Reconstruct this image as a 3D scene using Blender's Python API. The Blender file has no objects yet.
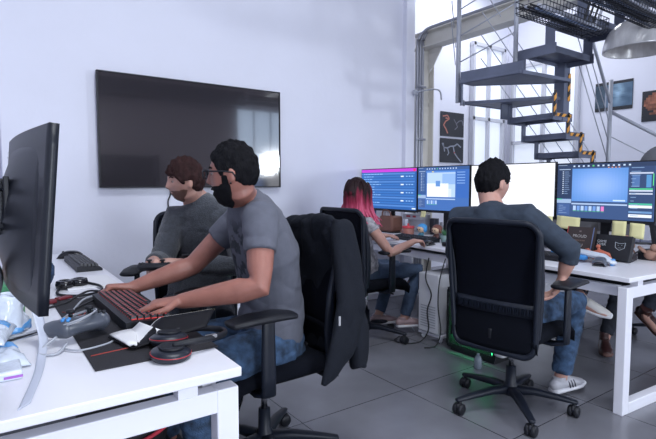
import bpy, bmesh, math, random
from mathutils import Vector as V, Matrix, Quaternion, noise
random.seed(7)
C = bpy.context.scene.collection
PI = math.pi
# ---------------------------------------------------------------- materials
MATS = {}
def mat(name, col, rough=.5, metal=0., bump=0., bscale=60., var=0., vscale=8., emit=None, estr=0., alpha=1., trans=0., coat=0., sheen=0., sss=0., spec=.5, stretch=None):
    if name in MATS: return MATS[name]
    m = bpy.data.materials.new(name); m.use_nodes = True
    nt = m.node_tree; b = nt.nodes['Principled BSDF']
    b.inputs['Base Color'].default_value = (*col, 1); b.inputs['Roughness'].default_value = rough
    b.inputs['Metallic'].default_value = metal; b.inputs['Alpha'].default_value = alpha
    b.inputs['Transmission Weight'].default_value = trans; b.inputs['Coat Weight'].default_value = coat
    b.inputs['Sheen Weight'].default_value = sheen; b.inputs['Specular IOR Level'].default_value = spec
    if sss:
        b.inputs['Subsurface Weight'].default_value = sss
        b.inputs['Subsurface Radius'].default_value = (.012, .005, .003); b.inputs['Subsurface Scale'].default_value = 1.
    if emit: b.inputs['Emission Color'].default_value = (*emit, 1); b.inputs['Emission Strength'].default_value = estr
    tc = nt.nodes.new('ShaderNodeTexCoord')
    src = tc.outputs['Object']
    if stretch:
        mp = nt.nodes.new('ShaderNodeMapping'); mp.inputs['Scale'].default_value = stretch
        nt.links.new(src, mp.inputs['Vector']); src = mp.outputs['Vector']
    if var or bump:
        n = nt.nodes.new('ShaderNodeTexNoise'); n.inputs['Scale'].default_value = vscale; n.inputs['Detail'].default_value = 5
        nt.links.new(src, n.inputs['Vector'])
        if var:
            r = nt.nodes.new('ShaderNodeValToRGB')
            r.color_ramp.elements[0].position = .3; r.color_ramp.elements[1].position = .7
            r.color_ramp.elements[0].color = (*[c * (1 - var) for c in col], 1)
            r.color_ramp.elements[1].color = (*[min(1, c * (1 + var)) for c in col], 1)
            nt.links.new(n.outputs['Fac'], r.inputs['Fac']); nt.links.new(r.outputs['Color'], b.inputs['Base Color'])
    if bump:
        n2 = nt.nodes.new('ShaderNodeTexNoise'); n2.inputs['Scale'].default_value = bscale; n2.inputs['Detail'].default_value = 4
        nt.links.new(src, n2.inputs['Vector'])
        bp = nt.nodes.new('ShaderNodeBump'); bp.inputs['Strength'].default_value = bump; bp.inputs['Distance'].default_value = .01
        nt.links.new(n2.outputs['Fac'], bp.inputs['Height']); nt.links.new(bp.outputs['Normal'], b.inputs['Normal'])
    MATS[name] = m; return m
def cmat(name, emit=0., rough=.6):            # colour comes from the mesh attribute 'Col' (print or screen image)
    if name in MATS: return MATS[name]
    m = bpy.data.materials.new(name); m.use_nodes = True; nt = m.node_tree; b = nt.nodes['Principled BSDF']
    a = nt.nodes.new('ShaderNodeAttribute'); a.attribute_name = 'Col'
    b.inputs['Roughness'].default_value = rough
    if emit:
        b.inputs['Base Color'].default_value = (.01, .01, .01, 1)
        nt.links.new(a.outputs['Color'], b.inputs['Emission Color']); b.inputs['Emission Strength'].default_value = emit
    else: nt.links.new(a.outputs['Color'], b.inputs['Base Color'])
    MATS[name] = m; return m
def s2l(*c): return tuple((x / 255 / 12.92) if x <= 10 else ((x / 255 + .055) / 1.055) ** 2.4 for x in c)
# ---------------------------------------------------------------- mesh builder
def frames(pts, side=None):
    n = len(pts); T = []
    for i in range(n):
        a = pts[max(0, i - 1)]; b = pts[min(n - 1, i + 1)]
        t = (b - a); T.append(t.normalized() if t.length > 1e-9 else V((0, 0, 1)))
    out = []; s = V(side) if side is not None else None
    if s is None:
        s = V((0, 0, 1)).cross(T[0])
        if s.length < .1: s = V((1, 0, 0))
    for i in range(n):
        s = s - T[i] * s.dot(T[i])
        if s.length < 1e-6: s = T[i].orthogonal()
        s.normalize(); out.append((T[i], s.copy(), T[i].cross(s)))
        if side is not None: s = V(side)
    return out
def catmull(pts, k=6, closed=False):
    pts = [V(p) for p in pts]; n = len(pts); out = []
    if n < 3 and not closed: return pts
    rng = n if closed else n - 1
    for i in range(rng):
        g = (lambda j: pts[j % n]) if closed else (lambda j: pts[min(max(j, 0), n - 1)])
        p0, p1, p2, p3 = g(i - 1), g(i), g(i + 1), g(i + 2)
        for q in range(k):
            t = q / k
            out.append(.5 * ((2 * p1) + (p2 - p0) * t + (2 * p0 - 5 * p1 + 4 * p2 - p3) * t * t + (3 * p1 - p0 - 3 * p2 + p3) * t ** 3))
    if not closed: out.append(pts[-1])
    return out
class MB:
    def __init__(s, M=None): s.bm = bmesh.new(); s.M = M or Matrix.Identity(4); s.mi = 0; s.cl = None; s.col = (1, 1, 1)
    def v(s, p): return s.bm.verts.new(s.M @ V(p))
    def f(s, vs):
        try: f = s.bm.faces.new(vs)
        except ValueError: return None
        f.material_index = s.mi; f.smooth = True
        if s.cl is None and s.col != (1, 1, 1): s.cl = s.bm.loops.layers.float_color.new('Col')
        if s.cl is not None:
            for l in f.loops: l[s.cl] = (*s.col, 1)
        return f
    def box(s, c, size, rot=(0, 0, 0), bev=0., seg=2, taper=None, flat=True):
        R = Matrix.Translation(V(c)) @ (Matrix.Rotation(rot[2], 4, 'Z') @ Matrix.Rotation(rot[1], 4, 'Y') @ Matrix.Rotation(rot[0], 4, 'X'))
        vs = []
        for z in (-.5, .5):
            for y in (-.5, .5):
                for x in (-.5, .5):
                    k = taper if (taper and z > 0) else 1
                    vs.append(s.v(R @ V((x * size[0] * k, y * size[1] * k, z * size[2]))))
        fs = [s.f([vs[i] for i in q]) for q in ((0, 2, 3, 1), (4, 5, 7, 6), (0, 1, 5, 4), (2, 6, 7, 3), (0, 4, 6, 2), (1, 3, 7, 5))]
        if flat:
            for f in fs: f.smooth = False
        if bev:
            ed = {e for f in fs for e in f.edges}
            r = bmesh.ops.bevel(s.bm, geom=list(ed), offset=bev, segments=seg, affect='EDGES', profile=.6)
            for f in r['faces']: f.material_index = s.mi; f.smooth = True
        return s
    def loft(s, pts, ra, rb=None, side=None, n=14, cap='round', power=2.):
        pts = [V(p) for p in pts]; m = len(pts)
        if not hasattr(ra, '__len__'): ra = [ra] * m
        if rb is None: rb = ra
        if not hasattr(rb, '__len__'): rb = [rb] * m
        fr = frames(pts, side); P = list(pts); A = list(ra); B = list(rb); F = list(fr)
        if cap == 'round':
            for end in (0, 1):
                i = 0 if end == 0 else len(pts) - 1
                sg = -1 if end == 0 else 1; ext = min(ra[i], rb[i])
                new = [(math.sin(a) * ext, math.cos(a)) for a in (.45, .9, 1.25)]
                items = [(pts[i] + fr[i][0] * sg * d, ra[i] * k, rb[i] * k, fr[i]) for d, k in new]
                if end == 0:
                    for it in items: P.insert(0, it[0]); A.insert(0, it[1]); B.insert(0, it[2]); F.insert(0, it[3])
                else:
                    for it in items: P.append(it[0]); A.append(it[1]); B.append(it[2]); F.append(it[3])
        rings = []
        for p, a, b, (t, u, w) in zip(P, A, B, F):
            ring = []
            for k in range(n):
                th = 2 * PI * k / n; c_, s_ = math.cos(th), math.sin(th)
                if power != 2.:
                    c_ = math.copysign(abs(c_) ** (2 / power), c_); s_ = math.copysign(abs(s_) ** (2 / power), s_)
                ring.append(s.v(p + u * (c_ * a) + w * (s_ * b)))
            rings.append(ring)
        for r0, r1 in zip(rings, rings[1:]):
            for k in range(n): s.f([r0[k], r0[(k + 1) % n], r1[(k + 1) % n], r1[k]])
        if cap != 'open':
            s.f(rings[0][::-1]); s.f(rings[-1])
        return s
    def tube(s, pts, r, n=8, k=0, closed=False):
        pts = catmull(pts, k, closed) if k else [V(p) for p in pts]
        if not closed: return s.loft(pts, r, n=n, cap='flat')
        fr = frames(pts + [pts[0]])[:-1]; rings = []
        for p, (t, u, w) in zip(pts, fr):
            rings.append([s.v(p + u * (math.cos(2 * PI * j / n) * r) + w * (math.sin(2 * PI * j / n) * r)) for j in range(n)])
        m = len(rings)
        for i in range(m):
            r0, r1 = rings[i], rings[(i + 1) % m]
            for j in range(n): s.f([r0[j], r0[(j + 1) % n], r1[(j + 1) % n], r1[j]])
        return s
    def cyl(s, p0, p1, r0, r1=None, n=20, cap='flat'):
        return s.loft([p0, p1], [r0, r0 if r1 is None else r1], n=n, cap=cap)
    def lathe(s, prof, c=(0, 0, 0), n=28, axis=None):
        A = Matrix.Translation(V(c))
        if axis is not None: A = A @ V((0, 0, 1)).rotation_difference(V(axis)).to_matrix().to_4x4()
        rings = [[s.v(A @ V((r * math.cos(2 * PI * k / n), r * math.sin(2 * PI * k / n), z))) for k in range(n)] for r, z in prof]
        for r0, r1 in zip(rings, rings[1:]):
            for k in range(n): s.f([r0[k], r0[(k + 1) % n], r1[(k + 1) % n], r1[k]])
        if prof[0][0] > 1e-6: s.f(rings[0][::-1])
        if prof[-1][0] > 1e-6: s.f(rings[-1])
        return s
    def ball(s, c, r, n=16, m=10, R=None):
        r = r if hasattr(r, '__len__') else (r, r, r); c = V(c); R = R or Matrix.Identity(3)
        top = s.v(c + R @ V((0, 0, r[2]))); bot = s.v(c + R @ V((0, 0, -r[2]))); rings = []
        for i in range(1, m):
            a = PI * i / m
            rings.append([s.v(c + R @ V((r[0] * math.sin(a) * math.cos(2 * PI * k / n), r[1] * math.sin(a) * math.sin(2 * PI * k / n), r[2] * math.cos(a)))) for k in range(n)])
        for k in range(n):
            s.f([top, rings[0][k], rings[0][(k + 1) % n]]); s.f([bot, rings[-1][(k + 1) % n], rings[-1][k]])
        for r0, r1 in zip(rings, rings[1:]):
            for k in range(n): s.f([r0[k], r1[k], r1[(k + 1) % n], r0[(k + 1) % n]])
        return s
    def prism(s, poly, d, O=(0, 0, 0), U=(1, 0, 0), W=(0, 0, 1)):      # polygon in plane U,W pushed by vector d
        O, U, W, d = V(O), V(U), V(W), V(d)
        a = [s.v(O + U * x + W * y) for x, y in poly]; b = [s.v(O + U * x + W * y + d) for x, y in poly]; n = len(a)
        fs = [s.f(a[::-1]), s.f(b)] + [s.f([a[i], a[(i + 1) % n], b[(i + 1) % n], b[i]]) for i in range(n)]
        for f in fs:
            if f: f.smooth = False
        return s
    def quad(s, O, U, W, x0, y0, x1, y1, col=None, lift=0.):
        O, U, W = V(O), V(U), V(W); N = U.cross(W).normalized() * lift
        if col is not None: s.col = col
        f = s.f([s.v(O + U * x + W * y + N) for x, y in ((x0, y0), (x1, y0), (x1, y1), (x0, y1))])
        if f: f.smooth = False
        return s
    def sheet(s, fn, nu, nv, th=.003):        # parametric sheet with thickness
        g = [[V(fn(i / nu, j / nv)) for j in range(nv + 1)] for i in range(nu + 1)]
        def nrm(i, j):
            a = g[min(i + 1, nu)][j] - g[max(i - 1, 0)][j]; b = g[i][min(j + 1, nv)] - g[i][max(j - 1, 0)]
            return a.cross(b).normalized() if a.cross(b).length > 1e-12 else V((0, 0, 1))
        A = [[s.v(g[i][j]) for j in range(nv + 1)] for i in range(nu + 1)]
        B = [[s.v(g[i][j] - nrm(i, j) * th) for j in range(nv + 1)] for i in range(nu + 1)]
        for i in range(nu):
            for j in range(nv):
                s.f([A[i][j], A[i + 1][j], A[i + 1][j + 1], A[i][j + 1]]); s.f([B[i][j], B[i][j + 1], B[i + 1][j + 1], B[i + 1][j]])
        for i in range(nu):
            s.f([A[i][0], B[i][0], B[i + 1][0], A[i + 1][0]]); s.f([A[i][nv], A[i + 1][nv], B[i + 1][nv], B[i][nv]])
        for j in range(nv):
            s.f([A[0][j], A[0][j + 1], B[0][j + 1], B[0][j]]); s.f([A[nu][j], B[nu][j], B[nu][j + 1], A[nu][j + 1]])
        return s
def link(name, me, mats, parent=None):
    o = bpy.data.objects.new(name, me); C.objects.link(o)
    me.materials.clear()
    for m in (mats if isinstance(mats, (list, tuple)) else [mats]): me.materials.append(m)
    if parent is not None: o.parent = parent
    return o
def pmat(o):
    M = Matrix.Translation(o.location) @ o.rotation_euler.to_matrix().to_4x4()
    return pmat(o.parent) @ M if o.parent else M
def obj(name, mb, mats, parent=None, world=False, label=None):
    bm = mb.bm
    if world and parent is not None: bmesh.ops.transform(bm, matrix=pmat(parent).inverted(), verts=bm.verts)
    bmesh.ops.recalc_face_normals(bm, faces=bm.faces)
    me = bpy.data.meshes.new(name); bm.to_mesh(me); bm.free()
    o = link(name, me, mats, parent)
    if label: o['label'] = label
    return o
def tag(o, label, cat, group=None, kind=None):
    if kind: o['kind'] = kind
    if label: o['label'] = label
    if cat: o['category'] = cat
    if group: o['group'] = group
    return o
def thing(name, label, cat, loc=(0, 0, 0), rz=0., group=None):
    o = bpy.data.objects.new(name, None); o.empty_display_size = .1; C.objects.link(o)
    o.location = loc; o.rotation_euler = (0, 0, rz); return tag(o, label, cat, group)
def solo(name, mb, mats, label, cat, group=None, loc=None):           # a thing that is one mesh; origin moved to its base
    bm = mb.bm
    if loc is None:
        xs = [v.co for v in bm.verts]
        loc = V(((min(p.x for p in xs) + max(p.x for p in xs)) / 2, (min(p.y for p in xs) + max(p.y for p in xs)) / 2, min(p.z for p in xs)))
    bmesh.ops.translate(bm, vec=-V(loc), verts=bm.verts)
    o = obj(name, mb, mats); o.location = loc; return tag(o, label, cat, group)
def struct(name, mb, mats, parent=None):
    o = obj(name, mb, mats, parent)
    if parent is None: o['kind'] = 'structure'
    return o
def copy_tree(o, parent=None):
    c = o.copy(); C.objects.link(c)
    if parent is not None: c.parent = parent
    for ch in [q for q in bpy.data.objects if q.parent == o]: copy_tree(ch, c)
    return c
def fuse(name, mb, mats, parent, voxel=.006, smooth=3, disp=None, post=None):   # overlapping closed shapes -> one continuous surface
    bm = mb.bm; bmesh.ops.recalc_face_normals(bm, faces=bm.faces)
    me = bpy.data.meshes.new(name); bm.to_mesh(me); bm.free()
    o = bpy.data.objects.new(name, me); C.objects.link(o)
    m = o.modifiers.new('r', 'REMESH'); m.mode = 'VOXEL'; m.voxel_size = voxel; m.use_smooth_shade = True
    if smooth: q = o.modifiers.new('s', 'SMOOTH'); q.iterations = smooth; q.factor = .5
    bpy.context.view_layer.update()
    me2 = bpy.data.meshes.new_from_object(o.evaluated_get(bpy.context.evaluated_depsgraph_get()))
    bpy.data.objects.remove(o)
    if disp:
        ns = [(v.co.copy(), v.normal.copy()) for v in me2.vertices]
        for v, (c, n) in zip(me2.vertices, ns): v.co = c + n * disp(c, n)
    if post: post(me2)
    if parent is not None: me2.transform(pmat(parent).inverted())
    me2.polygons.foreach_set('use_smooth', [True] * len(me2.polygons))
    me2.name = name
    return link(name, me2, mats, parent)
def folds(amp=.005, fr=(9, 9, 16), seed=0.):
    def d(c, n):
        p = V((c.x * fr[0] + seed, c.y * fr[1], c.z * fr[2]))
        a = noise.noise(p); b = noise.noise(p * 2.1)
        return amp * (-(1 - abs(a) * 2.2) ** 2 + .5 + .35 * b)
    return d
def text_mb(mb, txt, O, U, W, h, col=None):
    cu = bpy.data.curves.new('t', 'FONT'); cu.body = txt; cu.size = 1; cu.align_x = 'CENTER'
    o = bpy.data.objects.new('t', cu); C.objects.link(o); bpy.context.view_layer.update()
    me = bpy.data.meshes.new_from_object(o.evaluated_get(bpy.context.evaluated_depsgraph_get()))
    bpy.data.objects.remove(o)
    O, U, W = V(O), V(U).normalized(), V(W).normalized()
    if col is not None: mb.col = col
    vs = [mb.v(O + U * (v.co.x * h * 1.35) + W * (v.co.y * h * 1.35)) for v in me.vertices]
    for p in me.polygons: mb.f([vs[i] for i in p.vertices])
    return mb
# ---------------------------------------------------------------- shared materials
WALL = mat('painted_plaster', (.74, .75, .85), .75, bump=.12, bscale=25, var=.02, vscale=1.5)
WHITE = mat('white_laminate', (.80, .80, .86), .32, bump=.02, bscale=200)
WMETAL = mat('white_powder_coated_steel', (.78, .78, .85), .4)
BLACKP = mat('black_plastic', (.009, .010, .015), .5, bump=.05, bscale=300, spec=.35)
BLACKG = mat('glossy_black_plastic', (.008, .008, .011), .15)
DARKF = mat('black_chair_fabric', (.004, .005, .009), .9, bump=.3, bscale=500, spec=.1)
CHAIRP = mat('blue_black_chair_plastic', (.008, .011, .020), .45, spec=.3)
CHROME = mat('chrome', (.7, .7, .75), .18, metal=1)
STEEL = mat('stair_steel', (.13, .148, .21), .5, metal=.15, var=.15, vscale=4, bump=.05, bscale=60)
CREAM = mat('cream_painted_steel', (.62, .60, .56), .5, var=.05, vscale=5, bump=.05)
PIPE = mat('galvanised_conduit', (.33, .34, .38), .4, metal=.7)
RAIL = mat('grey_painted_rail', (.42, .44, .50), .45, metal=.2)
PRINT = cmat('printed_paper')
SCREEN = cmat('lit_screen', emit=1.15)
RUBBER = mat('black_cable_rubber', (.014, .014, .018), .5)
GREYC = mat('grey_cable', (.35, .37, .42), .4)
# floor tiles
m = bpy.data.materials.new('grey_floor_tiles'); m.use_nodes = True; nt = m.node_tree; b = nt.nodes['Principled BSDF']
tc = nt.nodes.new('ShaderNodeTexCoord'); mp = nt.nodes.new('ShaderNodeMapping'); mp.inputs['Location'].default_value = (-1.305, -2.06, 0)
br = nt.nodes.new('ShaderNodeTexBrick'); br.offset = 0; br.inputs['Scale'].default_value = 1
br.inputs['Brick Width'].default_value = .72; br.inputs['Row Height'].default_value = .72; br.inputs['Mortar Size'].default_value = .0028; br.inputs['Mortar Smooth'].default_value = .1
br.inputs['Color1'].default_value = (.175, .177, .205, 1); br.inputs['Color2'].default_value = (.165, .167, .19, 1); br.inputs['Mortar'].default_value = (.02, .02, .028, 1)
ns = nt.nodes.new('ShaderNodeTexNoise'); ns.inputs['Scale'].default_value = 2.2; ns.inputs['Detail'].default_value = 8
mx = nt.nodes.new('ShaderNodeMixRGB'); mx.blend_type = 'OVERLAY'; mx.inputs['Fac'].default_value = .45
nt.links.new(tc.outputs['Object'], mp.inputs['Vector']); nt.links.new(mp.outputs['Vector'], br.inputs['Vector']); nt.links.new(tc.outputs['Object'], ns.inputs['Vector'])
nt.links.new(br.outputs['Color'], mx.inputs['Color1']); nt.links.new(ns.outputs['Fac'], mx.inputs['Color2']); nt.links.new(mx.outputs['Color'], b.inputs['Base Color'])
b.inputs['Roughness'].default_value = .27
bp = nt.nodes.new('ShaderNodeBump'); bp.inputs['Strength'].default_value = .25; bp.inputs['Distance'].default_value = .002; bp.invert = True
nt.links.new(br.outputs['Fac'], bp.inputs['Height']); nt.links.new(bp.outputs['Normal'], b.inputs['Normal'])
FLOOR = m
# ---------------------------------------------------------------- room shell
XL, XR, YB, YF, ZC = -1.55, 7.2, -3.6, 5.0, 4.3
q = MB(); q.box(((XL + XR) / 2, (YB + YF) / 2, -.05), (XR - XL + .4, YF - YB + .4, .1)); struct('floor', q, FLOOR)
q = MB(); q.box(((XL + XR) / 2, (YB + YF) / 2, ZC + .05), (XR - XL + .4, YF - YB + .4, .1)); struct('ceiling', q, mat('grey_ceiling', (.38, .38, .42), .8, bump=.1))
# the wall with the television ends at x = 4.15 with a shallow pier
q = MB(); q.box(((.14 + 4.0) / 2, 4.25, ZC / 2), (4.0 - .14, .2, ZC)); q.box(((XL + .14) / 2, 4.55, ZC / 2), (.34 - XL, .2, ZC)); q.box((4.06, 4.22, ZC / 2), (.13, .26, ZC), bev=.006); struct('wall_left', q, WALL)
q = MB(); q.box((5.65, 5.1, ZC / 2), (3.3, .2, ZC)); q.box((4.05, 4.68, ZC / 2), (.15, .66, ZC)); struct('wall_back', q, WALL)
q = MB(); q.box((7.3, (YB + YF) / 2, ZC / 2), (.2, YF - YB, ZC)); struct('wall_right', q, WALL)
q = MB()      # wall at the far left: its edge shows at the very left of the picture
q.box((XL - .1, (YB + 4.5) / 2, ZC / 2), (.2, 4.5 - YB, ZC)); struct('wall_side', q, WALL)
DARKW = mat('brownish_plaster', (.50, .44, .45), .8, bump=.1)
q = MB()       # wall behind the camera, with two window openings
for x0, x1, z0, z1 in ((XL, .2, 0, ZC), (.2, 1.6, 0, .9), (.2, 1.6, 2.9, ZC), (1.6, 5.5, 0, ZC), (5.5, 7.0, 0, 1.0), (5.5, 7.0, 3.2, ZC), (7.0, XR, 0, ZC)):
    q.box(((x0 + x1) / 2, YB - .1, (z0 + z1) / 2), (x1 - x0, .2, z1 - z0))
struct('wall_front', q, DARKW)
SKYP = mat('daylit_frosted_pane', (.6, .65, .7), .5, emit=(.60, .76, 1.0), estr=3.0)
FR = mat('window_frame_paint', (.55, .56, .62), .45)
def window(name, x0, x1, z0, z1, y, nx, nz, front=1, estr=None):
    q = MB(); w = .05
    for i in range(nx + 1): q.box((x0 + (x1 - x0) * i / nx, y, (z0 + z1) / 2), (w, .08, z1 - z0 + w))
    for i in range(nz + 1): q.box(((x0 + x1) / 2, y, z0 + (z1 - z0) * i / nz), (x1 - x0 + w, .08, w))
    o = struct(name, q, FR); p = MB(); p.box(((x0 + x1) / 2, y + .012, (z0 + z1) / 2), (x1 - x0, .01, z1 - z0)); obj('pane', p, SKYP, o)
    return o
window('window_1', .2, 1.6, .9, 2.9, YB - .1, 2, 2)
window('window_2', 5.5, 7.0, 1.0, 3.2, YB - .1, 3, 2)
# tall glazed door and window behind the stair
SKY2 = mat('daylit_white_pane', (.7, .72, .8), .5, emit=(.80, .88, 1.0), estr=.4)
q = MB()
for x in (6.25, 6.62, 7.0): q.box((x, 4.95, 1.75), (.045, .07, 3.3))
for z in (.12, 1.1, 2.25, 3.38): q.box((6.62, 4.95, z), (.8, .07, .05))
o = struct('window_3', q, FR); p = MB(); p.box((6.62, 4.975, 1.75), (.74, .012, 3.26)); obj('pane', p, SKY2, o)
q = MB()
for y in (4.85, 4.32, 3.8): q.box((7.15, y, 1.6), (.07, .05, 3.0))
for z in (.12, 1.9, 3.1): q.box((7.15, 4.32, z), (.07, 1.05, .05))
o = struct('window_4', q, FR); p = MB(); p.box((7.175, 4.32, 1.6), (.012, 1.0, 2.95)); obj('pane', p, SKY2, o)
SK = mat('white_baseboard', (.68, .68, .74), .5)
q = MB(); q.box(((.14 + 4.1) / 2, 4.143, .04), (4.1 - .14, .014, .08)); struct('baseboard_left', q, SK)
# the back of the room behind the camera: a dark duct under the ceiling and a shelf unit, seen in the television glass
q = MB(); q.box((2.9, YB + .25, 3.35), (5.2, .4, .35), bev=.02); solo('ventilation_duct', q, mat('dark_duct', (.03, .035, .05), .5), 'long dark ventilation duct on the wall behind the viewer', 'duct')
t = thing('shelf_unit', 'dark shelf unit against the wall behind the viewer', 'shelf', (2.4, YB + .2, 0))
q = MB()
for z_ in (.05, .5, .95, 1.4, 1.85): q.box((2.6, YB + .2, z_), (1.5, .36, .04))
q.box((2.6, YB + .04, .95), (1.5, .03, 1.85)); obj('shelf_board', q, mat('dark_shelf', (.03, .032, .045), .5), t, True)
for x_ in (1.85, 3.35): q = MB(); q.box((x_, YB + .2, .95), (.04, .36, 1.9)); obj('side_panel', q, mat('dark_shelf', (.03, .032, .045), .5), t, True)
# ---------------------------------------------------------------- television
TVX0, TVX1, TVZ0, TVZ1, TVY = .755, 2.342, 1.199, 2.088, 4.15
cx, cz = (TVX0 + TVX1) / 2, (TVZ0 + TVZ1) / 2; w, h = TVX1 - TVX0, TVZ1 - TVZ0
tv = thing('television', 'large black wall-mounted television hanging on the white wall', 'television', (cx, 4.15, TVZ0))
q = MB(); y = 4.09
q.box((cx, y - .0, TVZ0 + .004), (w, .035, .009)); q.box((cx, y, TVZ1 - .004), (w, .035, .009))
q.box((TVX0 + .004, y, cz), (.009, .035, h)); q.box((TVX1 - .004, y, cz), (.009, .035, h)); q.box((cx, y + .015, cz), (w - .01, .02, h - .01))
obj('bezel', q, BLACKP, tv, True)
TVM = mat('television_glass', (.030, .027, .033), .09, spec=1.0, coat=1.0)
q = MB(); q.box((cx, y - .004, cz), (w - .016, .012, h - .016)); obj('screen', q, TVM, tv, True)
q = MB(); q.box((cx, 4.127, cz), (.5, .03, .4)); obj('wall_bracket', q, BLACKP, tv, True)
# small cable loop below the television
q = MB(); q.tube([(1.305, 4.12, 1.21), (1.31, 4.13, 1.14), (1.29, 4.135, 1.08), (1.30, 4.135, .98)], .006, k=6)
solo('television_cable', q, RUBBER, 'short black cable hanging below the wall television', 'cable')
# ---------------------------------------------------------------- steel post, beam, conduits
q = MB()
def hsec(q, p0, p1, w, d, side):     # H section: two flanges and a web
    p0, p1 = V(p0), V(p1); t = (p1 - p0); L = t.length; t.normalize(); s = V(side).normalized(); n = t.cross(s)
    for off in (-1, 1): q.prism([(-w / 2, -.006), (w / 2, -.006), (w / 2, .006), (-w / 2, .006)], t * L, p0 + n * off * d / 2, s, n)
    q.prism([(-.005, -d / 2), (.005, -d / 2), (.005, d / 2), (-.005, d / 2)], t * L, p0, s, n)
col = thing('steel_column', 'cream painted steel column at the end of the television wall', 'column', (4.36, 4.2, 0))
hsec(q, (4.37, 4.17, 0), (4.37, 4.17, 2.99), .15, .16, (0, 1, 0)); obj('post', q, CREAM, col, True)
q = MB(); q.prism([(0, 0), (0, -.28), (-.05, -.24), (-.22, 0)], (.014, 0, 0), (4.345, 4.09, 2.80), (0, 1, 0), (0, 0, 1)); obj('gusset', q, CREAM, col, True)
bm_ = thing('steel_beam', 'cream painted overhead steel beam running forward from the column', 'beam', (4.3, 3, 2.80))
q = MB(); hsec(q, (4.30, 4.25, 2.885), (4.30, .2, 2.885), .16, .17, (1, 0, 0)); obj('girder', q, CREAM, bm_, True)
for i, (dx, lab) in enumerate(((0, 'left'), (.045, 'middle'), (.09, 'right'))):
    q = MB(); x = 4.155 + dx * .95
    q.tube([(x, 4.075 - .0, 0.02), (x, 4.075, 2.6), (x + .01, 4.075, 2.86 + dx * .3), (x + .04, 4.0, 2.965 + dx * .35), (x + .07, 3.85, 2.995 + dx * .35), (x + .08, 3.2, 2.995 + dx * .35), (x + .08, .3, 2.995 + dx * .35)], .016, k=5, n=8)
    solo('conduit_pipe', q, PIPE, ['leftmost grey conduit pipe bending up the pier and along the beam', 'middle grey conduit pipe bending up the pier and along the beam', 'rightmost grey conduit pipe of three, nearest the cream column'][i], 'pipe')
for z, l_ in ((1.75, 'lower'), (2.35, 'upper')):
    q = MB(); q.box((4.2, 4.052, z), (.15, .012, .025), bev=.003); solo('pipe_clamp', q, PIPE, l_ + ' grey strap clamp holding the conduit pipes on the pier', 'clamp')
q = MB(); q.tube([(4.10, 4.04, 2.27), (4.12, 3.98, 2.28), (4.28, 3.93, 2.31), (4.40, 3.95, 2.30), (4.46, 3.98, 2.22)], .009, k=5); q.ball((4.10, 4.045, 2.27), (.035, .02, .035))
solo('hook', q, RAIL, 'small white metal hook arm sticking out beside the conduit pipes', 'hook')
# ---------------------------------------------------------------- posters
def strokes(q, O, U, W, paths, col, lift):
    for path, wd in paths:
        wd *= .7
        for a, b in zip(path, path[1:]):
            d = V((b[0] - a[0], b[1] - a[1])); n = V((-d.y, d.x)).normalized() * wd
            q.col = col; N = V(U).cross(V(W)).normalized() * lift
            q.f([q.v(V(O) + V(U) * x + V(W) * y + N) for x, y in ((a[0] - n.x, a[1] - n.y), (b[0] - n.x, b[1] - n.y), (b[0] + n.x, b[1] + n.y), (a[0] + n.x, a[1] + n.y))])
def poster(name, label, O, U, W, draw, group=None):
    U, W = V(U), V(W); N = U.cross(W).normalized()
    t = thing(name, label, 'poster', V(O), 0, group)
    q = MB(); q.col = (.02, .022, .03)
    q.prism([(0, 0), (1, 0), (1, 1), (0, 1)], -N * .008, V(O) + N * .001, U, W); draw(q, V(O), U, W)
    obj('print', q, PRINT, t, True); return t
def d1(q, O, U, W):
    strokes(q, O, U, W, [([(.08, .8), (.28, .86), (.36, .72), (.2, .6), (.12, .45), (.22, .3), (.3, .12)], .035), ([(.36, .72), (.2, .74)], .04)], (.42, .16, .12), .003)
    strokes(q, O, U, W, [([(.6, .3), (.72, .42), (.66, .55), (.8, .68), (.92, .7)], .03), ([(.66, .55), (.56, .72)], .025), ([(.92, .7), (.97, .5)], .03)], (.13, .13, .16), .003)
def d2(q, O, U, W):
    strokes(q, O, U, W, [([(.08, .8), (.15, .62), (.3, .6), (.42, .68), (.6, .7), (.72, .8), (.88, .66)], .04), ([(.3, .6), (.36, .4), (.3, .3)], .03), ([(.55, .66), (.6, .42), (.72, .25), (.9, .05)], .035), ([(.12, .8), (.18, .45)], .03)], (.26, .28, .34), .003)
    q.quad(O, U, W, .58, .40, .62, .45, (.5, .05, .05), .004)
poster('poster', 'dark poster with reddish figure and faint grey figure beside column', (5.575, 4.985, 1.945), (.52, 0, 0), (0, 0, .36), d1, 'posters beside the cream column')
poster('poster', 'dark poster with pale grey twisted figure, lower of two beside column', (5.575, 4.985, 1.555), (.52, 0, 0), (0, 0, .36), d2, 'posters beside the cream column')
def d3(q, O, U, W):
    n = 26
    for i in range(n):
        for j in range(14):
            x, y = (i + .5) / n, (j + .5) / 14
            g = .5 + .5 * noise.noise(V((x * 6, y * 7, 1.3))); gl = math.exp(-((x - .62) / .14) ** 2 - ((y - .62) / .45) ** 2); left = .35 if x < .28 else 1
            c = (.05 * left + .35 * gl * g + .05 * g, .10 * left + .5 * gl * g + .07 * g, .17 * left + .6 * gl * g + .09 * g)
            q.quad(O, U, W, i / n, .12 + .78 * j / 14, (i + 1) / n, .12 + .78 * (j + 1) / 14, c, .003)
    q.quad(O, U, W, .275, 0, .315, 1, (.3, .33, .4), .004)
poster('landscape_poster', 'wide blue waterfall landscape print on the right wall', (7.19, 3.56, 2.25), (0, -.49, 0), (0, 0, .395), d3)
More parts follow.
